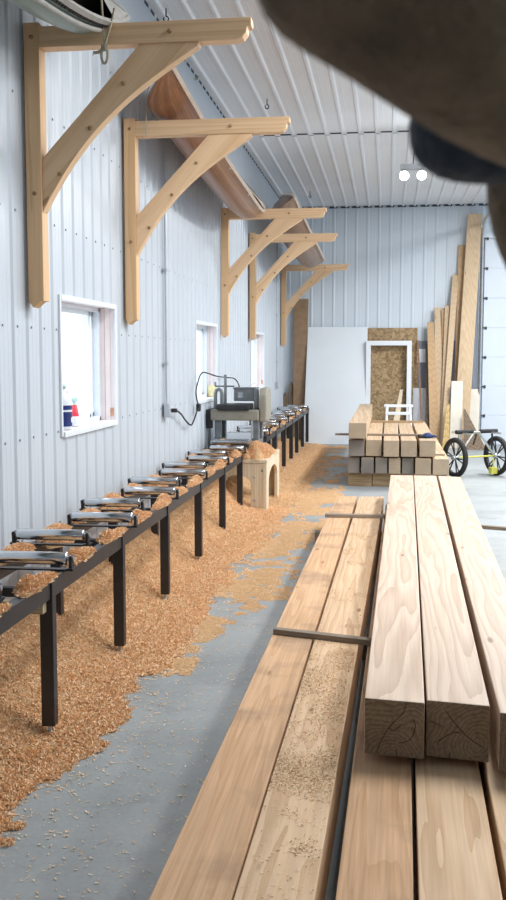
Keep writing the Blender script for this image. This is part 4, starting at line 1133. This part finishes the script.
# ------------------------------------------------------------------ far timber stack
FY = 12.3
def X3(x, Y=FY): return at_y(x, 450, Y).x
zr = [0.17, 0.365, 0.385, 0.585, 0.61, 0.80]
G3 = 'beams in the lower row of the far stack'; G4 = 'beams in the upper row of the far stack'
def beam(xa, xb, Y0, Y1, z0, z1, mats, label, group, drift=0.0):
    a = Vector((X3(xa, Y0), Y0, 0)); b = Vector((X3(xb, Y0), Y0, 0)); v = Vector((drift, Y1 - Y0, 0))
    return timber(a, b, a + v, b + v, z0, z1, mats, label, group)
edges = [(348, 359.6, 'grey_end'), (361.4, 373.6, 'grey_end'), (375.6, 387.3, 'grey_end'), (389, 400.6, 'stack_end'), (402.3, 413.8, 'grey_end'), (415.5, 431.3, 'stack_end'), (433.1, 449.3, 'stack_end')]
names = ['narrow grey-ended beam at the left end of the far stack\'s lower row', 'second narrow grey-ended beam from the left in the far stack\'s lower row', 'third narrow grey-ended beam, above the seam of the bearers in the far stack',
         'narrow tan-ended beam amid the grey ones in the far stack\'s lower row', 'narrow dull-ended beam just left of the two wide lower beams', 'first of the two wide beams in the far stack\'s lower row', 'widest-set lower beam at the far stack\'s right end, beside the cart wheel']
for (xa, xb, em), lab in zip(edges, names):
    beam(xa, xb, FY + random.uniform(-0.03, 0.05), 16.0, zr[0], zr[1], [M['fir_stack'], M[em]], lab, G3)
edges = [(348.5, 364.2), (365.8, 381.4), (383.5, 399), (401, 416.7), (419.6, 435.7)]
names = ['upper-row beam of the far stack directly under the single topmost beam', 'second upper-row beam of the far stack, next to the topmost beam', 'middle upper-row beam of the far stack', 'upper-row beam of the far stack beside the one with the blue glove', 'upper-row beam of the far stack with the dark blue glove on it']
for i, ((xa, xb), lab) in enumerate(zip(edges, names)):
    beam(xa, xb, FY + random.uniform(-0.02, 0.05), 15.9, zr[2], zr[3], [M['fir_stack'], M['grey_end' if i == 0 else 'stack_end']], lab, G4)
beam(348.5, 366.2, FY - 0.08, 17.2, zr[4], zr[5], [M['fir_stack'], M['stack_end']], 'single topmost beam lying on the far stack', 'beams in the far stack', -0.0)
def cross(x0, x1, Y, z0, z1, w, mat, label, name, cat, group=None):
    o = MB().box((0, 0, 0), (x1 - x0, w, z1 - z0)).build(name, M[mat], loc=(x0, Y, z0), bevel=0.003)
    return tag(o, label, cat, group)
cross(X3(335, 13.0), X3(430, 13.0), 13.0, zr[3], zr[4], 0.06, 'grey_wood', 'dark spacer stick poking out left under the topmost beam', 'sticker', 'sticker', 'spacer sticks in the far stack')
cross(X3(368.6, 15.6), X3(423, 15.6), 15.6, zr[3] + 0.001, zr[3] + 0.035, 0.05, 'bearer', 'pale stick lying across the far end of the far stack', 'sticker', 'sticker', 'spacer sticks in the far stack')
cross(X3(349), X3(447), 12.7, zr[1], zr[2], 0.05, 'grey_wood', 'dark spacer stick between the two rows near the front of the far stack', 'sticker', 'sticker', 'spacer sticks in the far stack')
cross(X3(349), X3(447), 15.3, zr[1], zr[2], 0.05, 'grey_wood', 'dark spacer stick between the two rows at the back of the far stack', 'sticker', 'sticker', 'spacer sticks in the far stack')
for (xa, xb, Y, lab) in ((348, 372.2, 12.42, 'left front bearer block under the far stack'), (372.8, 448, 12.42, 'long front bearer under the far stack'), (348, 448, 15.4, 'rear bearer under the far stack')):
    cross(X3(xa), X3(xb), Y, 0.0, zr[0] - 0.0005, 0.2, 'bearer', lab, 'bearer', 'bearer', 'bearers under the far stack')
# dark blue glove on the right-hand upper beam
gp = Vector((X3(427, 12.75), 12.72, zr[3]))
t = empty('work_glove', gp, (0, 0, 0.5))
mb = MB()
def blob(mb, pts, rs, n=8): mb.tube(pts, rs, n)
blob(mb, [(-0.07, 0, 0.02), (-0.03, 0, 0.032), (0.02, 0.0, 0.034), (0.06, 0, 0.026)], [0.02, 0.034, 0.036, 0.02])
blob(mb, [(-0.05, -0.05, 0.016), (0, -0.045, 0.026), (0.05, -0.04, 0.024)], [0.016, 0.028, 0.02])
for k, (yy, l) in enumerate(((-0.055, 0.05), (-0.02, 0.075), (0.015, 0.07), (0.045, 0.055))):
    blob(mb, [(0.045, yy, 0.024), (0.045 + l * 0.5, yy * 1.15, 0.026), (0.045 + l, yy * 1.2, 0.014)], [0.014, 0.014, 0.010])
blob(mb, [(-0.02, 0.04, 0.02), (0.01, 0.075, 0.022), (0.045, 0.085, 0.014)], [0.016, 0.015, 0.010])
mb.build('hand', M['glove_blue'], t)
MB().tube([(-0.12, 0, 0.024), (-0.065, 0, 0.026)], [0.026, 0.022], 10).build('cuff', M['black_rubber'], t)
tag(t, 'crumpled dark blue work glove on top of the far stack', 'glove')

# ------------------------------------------------------------------ canoe cart
ca = at_y(455, 475, 13.45); 
W1 = Vector((at_y(455, 460, 13.45).x, 13.45, 0.27)); W2 = Vector((at_y(496.5, 460, 13.8).x, 13.80, 0.27))
mid = (W1 + W2) / 2
ang = math.atan2((W2 - W1).y, (W2 - W1).x)
half = (W2 - W1).length / 2
t = empty('canoe_cart', (mid.x, mid.y, 0), (0, 0, ang))
def wheel(xc):
    w = empty('wheel', (xc, 0, 0.27), parent=t)
    prof = []
    for k in range(13):
        a = 2 * math.pi * k / 12; prof.append((0.235 + 0.033 * math.cos(a), 0.036 * math.sin(a)))
    MB().lathe(prof, (0, 0, 0), 'X', 36).build('tyre', M['black_rubber'], w)
    rim = [(0.205, -0.02), (0.212, -0.024), (0.212, 0.024), (0.205, 0.02), (0.198, 0.0), (0.205, -0.02)]
    MB().lathe(rim, (0, 0, 0), 'X', 36).build('rim', M['black_plastic'], w)
    sp = MB()
    for k in range(6):
        a = k * math.pi / 3 + 0.2
        for da in (-0.13, 0.13):
            sp.tube([(0, 0.03 * math.cos(a), 0.03 * math.sin(a)), (0, 0.205 * math.cos(a + da), 0.205 * math.sin(a + da))], 0.009, 6)
    sp.build('spokes', M['black_plastic'], w)
    MB().lathe([(0, -0.045), (0.03, -0.045), (0.035, -0.03), (0.035, 0.03), (0.03, 0.045), (0, 0.045)], (0, 0, 0), 'X', 16).build('hub', M['galv'], w)
    return w
wheel(-half); wheel(half)
MB().tube([(-half, 0, 0.27), (half, 0, 0.27)], 0.012, 10).build('axle', M['yellow_metal'], t)
ztop = 0.60
for s in (-1, 1):
    MB().tube([(s * 0.05, 0, ztop - 0.01), (-s * -half * 0.86, 0, 0.28)], 0.016, 10).build('frame_tube', M['cart_metal'], t)
    MB().tube([(s * half * 0.80, 0.02, 0.27), (s * half * 0.80, 0.02, ztop - 0.02)], 0.014, 10).build('upright', M['black_steel' if s > 0 else 'cart_metal'], t)
MB().tube([(-half * 0.95, 0, ztop), (half * 0.95, 0, ztop - 0.0)], 0.013, 10).build('cross_bar', M['cart_metal'], t)
for s in (-1, 1):
    MB().tube([(s * 0.06, 0, ztop + 0.008), (s * half * 0.98, 0, ztop + 0.008)], 0.028, 10).build('pad', M['black_rubber'], t)
    MB().tube([(s * half * 0.7, -0.22, ztop - 0.01), (s * half * 0.7, 0.22, ztop - 0.01)], 0.012, 8).build('side_bar', M['cart_metal'], t)
MB().tube([(0.0, 0.0, ztop - 0.03), (-0.05, 0.0, 0.43)], 0.012, 8).build('strap', M['black_rubber'], t)
mb = MB().tube([(half - 0.075, -0.03, 0.24), (half - 0.07, -0.03, 0.12), (half - 0.065, -0.04, 0.04)], 0.012, 8).box((half - 0.13, -0.07, 0.03), (half - 0.03, 0.0, 0.12))
mb.build('kickstand', M['yellow_metal'], t, bevel=0.006)
tag(t, 'two-wheeled canoe cart with black spoked wheels parked beside the far stack', 'cart')

# ------------------------------------------------------------------ boards and panels against the back wall
def lean(name, px_top, px_bot, ytop, ybot_z, thick, mat, label, cat, Ytop=BACK - 0.05, Ybot=BACK - 0.35, group=None, side='', cut=0.0):
    """leaning board: px_top=(xl,xr) at pixel height ytop, px_bot=(xl,xr) where it meets the floor"""
    A = at_y(px_top[0], ytop, Ytop); B = at_y(px_top[1], ytop, Ytop)
    z0 = ybot_z
    C = Vector((at_y(px_bot[0], 440, Ybot).x, Ybot, z0)); D = Vector((at_y(px_bot[1], 440, Ybot).x, Ybot, z0))
    o = (C + D) / 2; o.z = z0
    nrm = (B - A).cross(C - A).normalized()
    if nrm.y > 0: nrm = -nrm      # towards the room
    B2 = Vector((B.x, B.y, A.z - cut)); 
    fr = [C, D, B2, A]; bk = [p - nrm * thick for p in fr]
    # put the board's back face on the contact lines
    sh = Vector((0, 0, 0))
    vs = [p - o + sh for p in fr + bk]
    mb = MB().add(vs, [(0,1,2,3),(7,6,5,4),(0,4,5,1),(1,5,6,2),(2,6,7,3),(3,7,4,0)])
    ob = mb.build(name, M[mat] if isinstance(mat, str) else mat, loc=o, bevel=0.003)
    tag(ob, label, cat, group); return ob
lean('fibreboard_panel', (293.5, 308.5), (293, 304), 299, 0.0, 0.02, 'fibreboard', 'narrow brown fibreboard panel standing in the back left corner', 'panel', BACK - 0.08, BACK - 0.20)
lean('door_panel', (308, 367.6), (303, 366), 327, 0.0, 0.04, 'white_board', 'large blank white panel leaning on the back wall', 'panel', BACK - 0.09, BACK - 0.42)
lean('particle_board', (366.8, 417.5), (366.5, 417.5), 328, 0.0, 0.015, 'osb', 'brown flaky particle board sheet behind the white door frame', 'panel', BACK - 0.05, BACK - 0.12)
# white door frame
fx0, fx1 = at_y(366.3, 341, BACK - 0.16).x, at_y(411.8, 341, BACK - 0.16).x; fz = at_y(390, 340.8, BACK - 0.16).z
t = empty('door_frame', ((fx0 + fx1) / 2, BACK - 0.28, 0.0), (-0.05, 0, 0))
w = (fx1 - fx0) / 2
for s in (-1, 1):
    MB().box((s * w - (0.085 if s > 0 else 0), -0.05, 0), (s * w + (0.085 if s < 0 else 0), 0.05, fz)).build('jamb', M['white_paint'], t, bevel=0.004)
MB().box((-w + 0.085, -0.05, fz - 0.085), (w - 0.085, 0.05, fz)).build('header', M['white_paint'], t, bevel=0.004)
for z in (0.3, 1.55): MB().box((w - 0.089, -0.052, z), (w - 0.083, -0.02, z + 0.1)).build('hinge', M['galv'], t)
tag(t, 'empty white wooden door frame propped in front of the particle board', 'door frame')
lean('scrap_board', (400, 402.8), (388, 397), 389.5, 0.0, 0.02, 'stand_wood', 'short pale scrap board with an angled top inside the door frame', 'board', BACK - 0.45, BACK - 0.75, cut=0.0)
# white sawhorse
sy = 17.0
x0, x1 = at_y(384, 410, sy).x, at_y(412.8, 410, sy).x; zt_ = at_y(398, 404.5, sy).z
t = empty('sawhorse', ((x0 + x1) / 2, sy, 0)); w = (x1 - x0) / 2
MB().box((-w, -0.04, zt_ - 0.045), (w, 0.04, zt_)).build('beam', M['white_paint'], t, bevel=0.006)
MB().box((-w * 0.9, -0.10, zt_ - 0.17), (w * 0.9, -0.07, zt_ - 0.12)).build('rail', M['white_paint'], t, bevel=0.004)
for sx in (-1, 1):
    for sgn in (-1, 1):
        MB().tube([(sx * (w - 0.05), sgn * 0.03, zt_ - 0.03), (sx * (w - 0.02), sgn * 0.24, 0.0)], 0.028, 6).build('leg', M['white_paint'], t)
tag(t, 'small white sawhorse in front of the empty door frame', 'sawhorse')
lean('grey_sheet', (412.5, 457), (412.5, 457), 341, 0.0, 0.012, 'grey_sheet', 'dark grey sheet showing between the leaning planks', 'panel', BACK - 0.03, BACK - 0.07)
lean('white_sheet', (413, 426), (412, 425), 388, 0.0, 0.012, 'white_paint', 'white sheet standing left of the leaning planks, grey sheet above it', 'panel', BACK - 0.09, BACK - 0.14)
lean('white_strip', (412.8, 425.5), (412.8, 425.5), 349, 1.50, 0.010, 'white_board', 'upper white sheet above the grey sheet beside the door frame', 'panel', BACK - 0.045, BACK - 0.058)
lean('stick', (416.8, 418.6), (422, 424), 340, 0.0, 0.02, 'red_stick', 'thin reddish stick leaning just right of the door frame', 'stick', BACK - 0.12, BACK - 0.55)
PG = 'planks leaning on the back wall'
pl = [
 ((425.5, 428.6), (426.5, 432), 344, 'plank_dark', 'thin brown-edged plank at the left end of the leaning row', 0.16, 0.62, 0.03),
 ((427.2, 433.8), (430, 440), 322, 'plank_warm', 'short knotty warm-toned plank with a level top in the leaning row', 0.20, 0.70, 0.035),
 ((434.4, 440.3), (436, 444.5), 307.5, 'plank_light', 'pale plank just right of the short knotty one, its top a little higher', 0.14, 0.66, 0.035),
 ((441.6, 444.6), (441, 445), 308, 'plank_warm', 'narrow plank edge squeezed between two pale planks', 0.12, 0.6, 0.05),
 ((444.9, 449.2), (440, 447), 305.5, 'plank_light', 'pale narrow plank with specks, right of the squeezed edge', 0.16, 0.75, 0.03),
 ((452.6, 458.8), (440.5, 446), 274.5, 'plank_light', 'plank slanting left with its top at mid wall height', 0.10, 0.85, 0.04),
 ((458.7, 466.5), (452.5, 461), 245, 'plank_warm', 'tall plank with dark band at its top, behind the tallest', 0.07, 0.42, 0.05),
 ((468.0, 482.3), (453, 468), 213.8, 'plank_light', 'tallest wide plank, reaching nearly to the ceiling by the door track', 0.18, 0.62, 0.06),
]
for (pt, pb, yt, m, lab, a, b, th) in pl:
    lean('plank', pt, pb, yt, 0.0, th, m, lab, 'plank', BACK - a, BACK - b, PG)
lean('plank', (451.5, 463), (449.5, 461.5), 381, 0.0, 0.025, 'cream_board', 'short cream board in front of the tallest plank\'s foot', 'plank', BACK - 0.75, BACK - 0.98, PG)
lean('plank', (468.5, 480.2), (466.5, 478), 389, 0.0, 0.025, 'cream_board', 'short cream board beside the garage door track', 'plank', BACK - 0.14, BACK - 0.4, PG)
lean('plank', (447, 449.8), (442, 449.5), 404, 0.0, 0.025, 'plank_yellow', 'short yellow board with a slanted top low in the leaning row', 'plank', BACK - 0.92, BACK - 1.05, PG)
lean('plank', (463.5, 465.2), (464, 487), 409, 0.0, 0.02, 'plank_dark', 'dark brown triangular offcut behind the cart', 'offcut', BACK - 1.02, BACK - 1.2, cut=0.0)
p = at_y(476, 300, BACK - 0.06)
tag(MB().box((-0.045, -0.045, 0), (0.045, 0.045, at_y(476, 215, BACK - 0.06).z)).build('dark_post', M['grey_sheet'], loc=(p.x, BACK - 0.075, 0), bevel=0.006), 'dark grey steel post between the tallest plank and the garage door track', 'post')
# live-edge slabs in the far left corner
for (xl, xr, yt, lab, dy) in ((282, 287.5, 391.5, 'low rounded live-edge slab leaning behind the roller table', 0.30), (288, 293.5, 381, 'taller live-edge slab beside the brown fibreboard panel', 0.18)):
    a = at_y(xl, 440, BACK - dy).x; b = at_y(xr, 440, BACK - dy).x; zt2 = at_y(xl, yt, BACK - dy).z; w = (b - a)
    prof = [(0, 0), (w, 0), (w * 1.02, zt2 * 0.4), (w * 0.95, zt2 * 0.8), (w * 0.8, zt2 * 0.95), (w * 0.5, zt2), (w * 0.2, zt2 * 0.95), (0.02 * w, zt2 * 0.8), (-0.03 * w, zt2 * 0.4)]
    o = MB().prism(prof, 'Y', 0, 0.05).build('wood_slab', M['slab'], loc=(a, BACK - dy, 0), rot=(-0.06, 0, 0), bevel=0.006)
    tag(o, lab, 'slab', 'live-edge slabs in the corner')

# ------------------------------------------------------------------ lamps
LY = 12.6
pc = at_y(413, 168, LY)
t = empty('emergency_light', (pc.x, LY, pc.z))
MB().box((-0.15, -0.05, -0.02), (0.15, 0.05, 0.045)).build('housing', M['galv'], t, bevel=0.008)
MB().tube([(0.0, 0, 0.04), (0.03, 0.0, CEIL - pc.z - 0.02)], 0.007, 6).build('suspension', M['black_steel'], t)
for s in (-1, 1):
    hd = MB().lathe([(0.03, 0.05), (0.055, 0.02), (0.062, -0.04), (0.055, -0.04)], (s * 0.105, -0.02, -0.10), 'Y', 18).tube([(s * 0.105, 0, -0.02), (s * 0.105, 0, -0.07)], 0.014, 8).build('lamp_head', M['galv'], t)
    MB().lathe([(0, -0.045), (0.035, -0.043), (0.056, -0.036)], (s * 0.105, -0.02, -0.10), 'Y', 18).build('lens', M['lamp'], hd)
tag(t, 'twin-headed lit lamp hanging below the ceiling seam', 'lamp')

def hibay(x, y, e):
    l = bpy.data.lights.new('shop_light', 'AREA'); l.shape = 'RECTANGLE'; l.size = 0.5; l.size_y = 2.4; l.energy = e; l.color = (0.985, 0.985, 0.975)
    o = bpy.data.objects.new('shop_light', l); COL.objects.link(o); o.location = (x, y, CEIL - 0.12)
for (x, y, e) in ((0.75, 5.6, 105), (2.6, 5.2, 70), (2.3, 10.0, 200), (2.4, 14.6, 250), (5.8, 5.0, 110), (5.8, 10.0, 150), (5.8, 14.6, 160)):
    hibay(x, y, e)

# daylight
w = bpy.data.worlds.new('World'); scene.world = w; w.use_nodes = True
bg = w.node_tree.nodes['Background']; bg.inputs['Color'].default_value = (0.93, 0.965, 1.0, 1); bg.inputs['Strength'].default_value = 2.2

# ------------------------------------------------------------------ gloved hand at the lens
def skin_chain(name, chain, links, mat, parent, root=0, sub=2):
    me = bpy.data.meshes.new(name); me.from_pydata([tuple(c[0]) for c in chain], links, []); me.materials.append(mat)
    o = bpy.data.objects.new(name, me); COL.objects.link(o); o.parent = parent
    s = o.modifiers.new('skin', 'SKIN'); s.use_smooth_shade = True
    for i, c in enumerate(chain):
        me.skin_vertices[0].data[i].radius = (c[1], c[1]); me.skin_vertices[0].data[i].use_root = (i == root)
    ss = o.modifiers.new('sub', 'SUBSURF'); ss.levels = sub; ss.render_levels = sub
    return o
hb = at_d(760, -60, 0.17)
hand = empty('gloved_hand', hb)
def H(x, y, dist, r): return (at_d(x, y, dist) - hb, r)
ch = [H(690, -20, 0.175, 0.034),                                        # palm centre (root)
      H(565, 95, 0.135, 0.0135), H(462, 32, 0.124, 0.0130), H(382, -28, 0.120, 0.0128), H(255, -88, 0.117, 0.0122),   # index
      H(690, 120, 0.20, 0.015), H(590, 130, 0.195, 0.0125), H(522, 165, 0.190, 0.0105), H(540, 245, 0.190, 0.0092), H(590, 320, 0.19, 0.007),  # ring
      H(800, 150, 0.22, 0.011), H(720, 200, 0.22, 0.0085), H(660, 260, 0.22, 0.0075), H(650, 330, 0.22, 0.006),             # little
      H(720, -260, 0.16, 0.013), H(600, -330, 0.15, 0.0115), H(520, -360, 0.14, 0.009),                                   # thumb
      H(960, -40, 0.20, 0.026), H(1150, 0, 0.24, 0.022)]
lks = [(0, 1), (1, 2), (2, 3), (3, 4), (0, 5), (5, 6), (6, 7), (7, 8), (8, 9), (0, 10), (10, 11), (11, 12), (12, 13), (0, 14), (14, 15), (15, 16), (0, 17), (17, 18)]
skin_chain('glove', ch, lks, M['leather'], hand)
ch = [H(690, 80, 0.17, 0.013), H(570, 118, 0.166, 0.0108), H(480, 130, 0.160, 0.0102), H(412, 116, 0.156, 0.0090)]
mf = skin_chain('finger', ch, [(0, 1), (1, 2), (2, 3)], M['leather_dark'], hand); mf['label'] = 'blue-black fingertip'
a = at_d(1120, 0, 0.235) - hb; b = at_d(1700, 100, 0.42) - hb
MB().tube([a, a.lerp(b, 0.1), a.lerp(b, 0.6), b], [0.03, 0.036, 0.042, 0.048], 16).build('sleeve', M['leather_dark'], hand)
tag(hand, 'blurred dark brown gloved hand covering the top right corner, close to the lens', 'hand')

# ------------------------------------------------------------------ camera and colour
cd = bpy.data.cameras.new('camera'); co = bpy.data.objects.new('camera', cd); COL.objects.link(co)
co.location = CAM; co.rotation_euler = ROT.to_euler()
cd.sensor_fit = 'VERTICAL'; cd.sensor_height = 36; cd.sensor_width = 36; cd.lens = 36 * F / 900
cd.clip_start = 0.02; cd.clip_end = 200
cd.dof.use_dof = True; cd.dof.focus_distance = 6.0; cd.dof.aperture_fstop = 36
scene.camera = co
vs = scene.view_settings
vs.view_transform = 'Standard'; vs.look = 'None'; vs.exposure = 0.24; vs.gamma = 1.0; vs.use_curve_mapping = False
scene.cycles.use_denoising = True
scene.cycles.max_bounces = 8; scene.cycles.diffuse_bounces = 5
scene.cycles.sample_clamp_indirect = 8
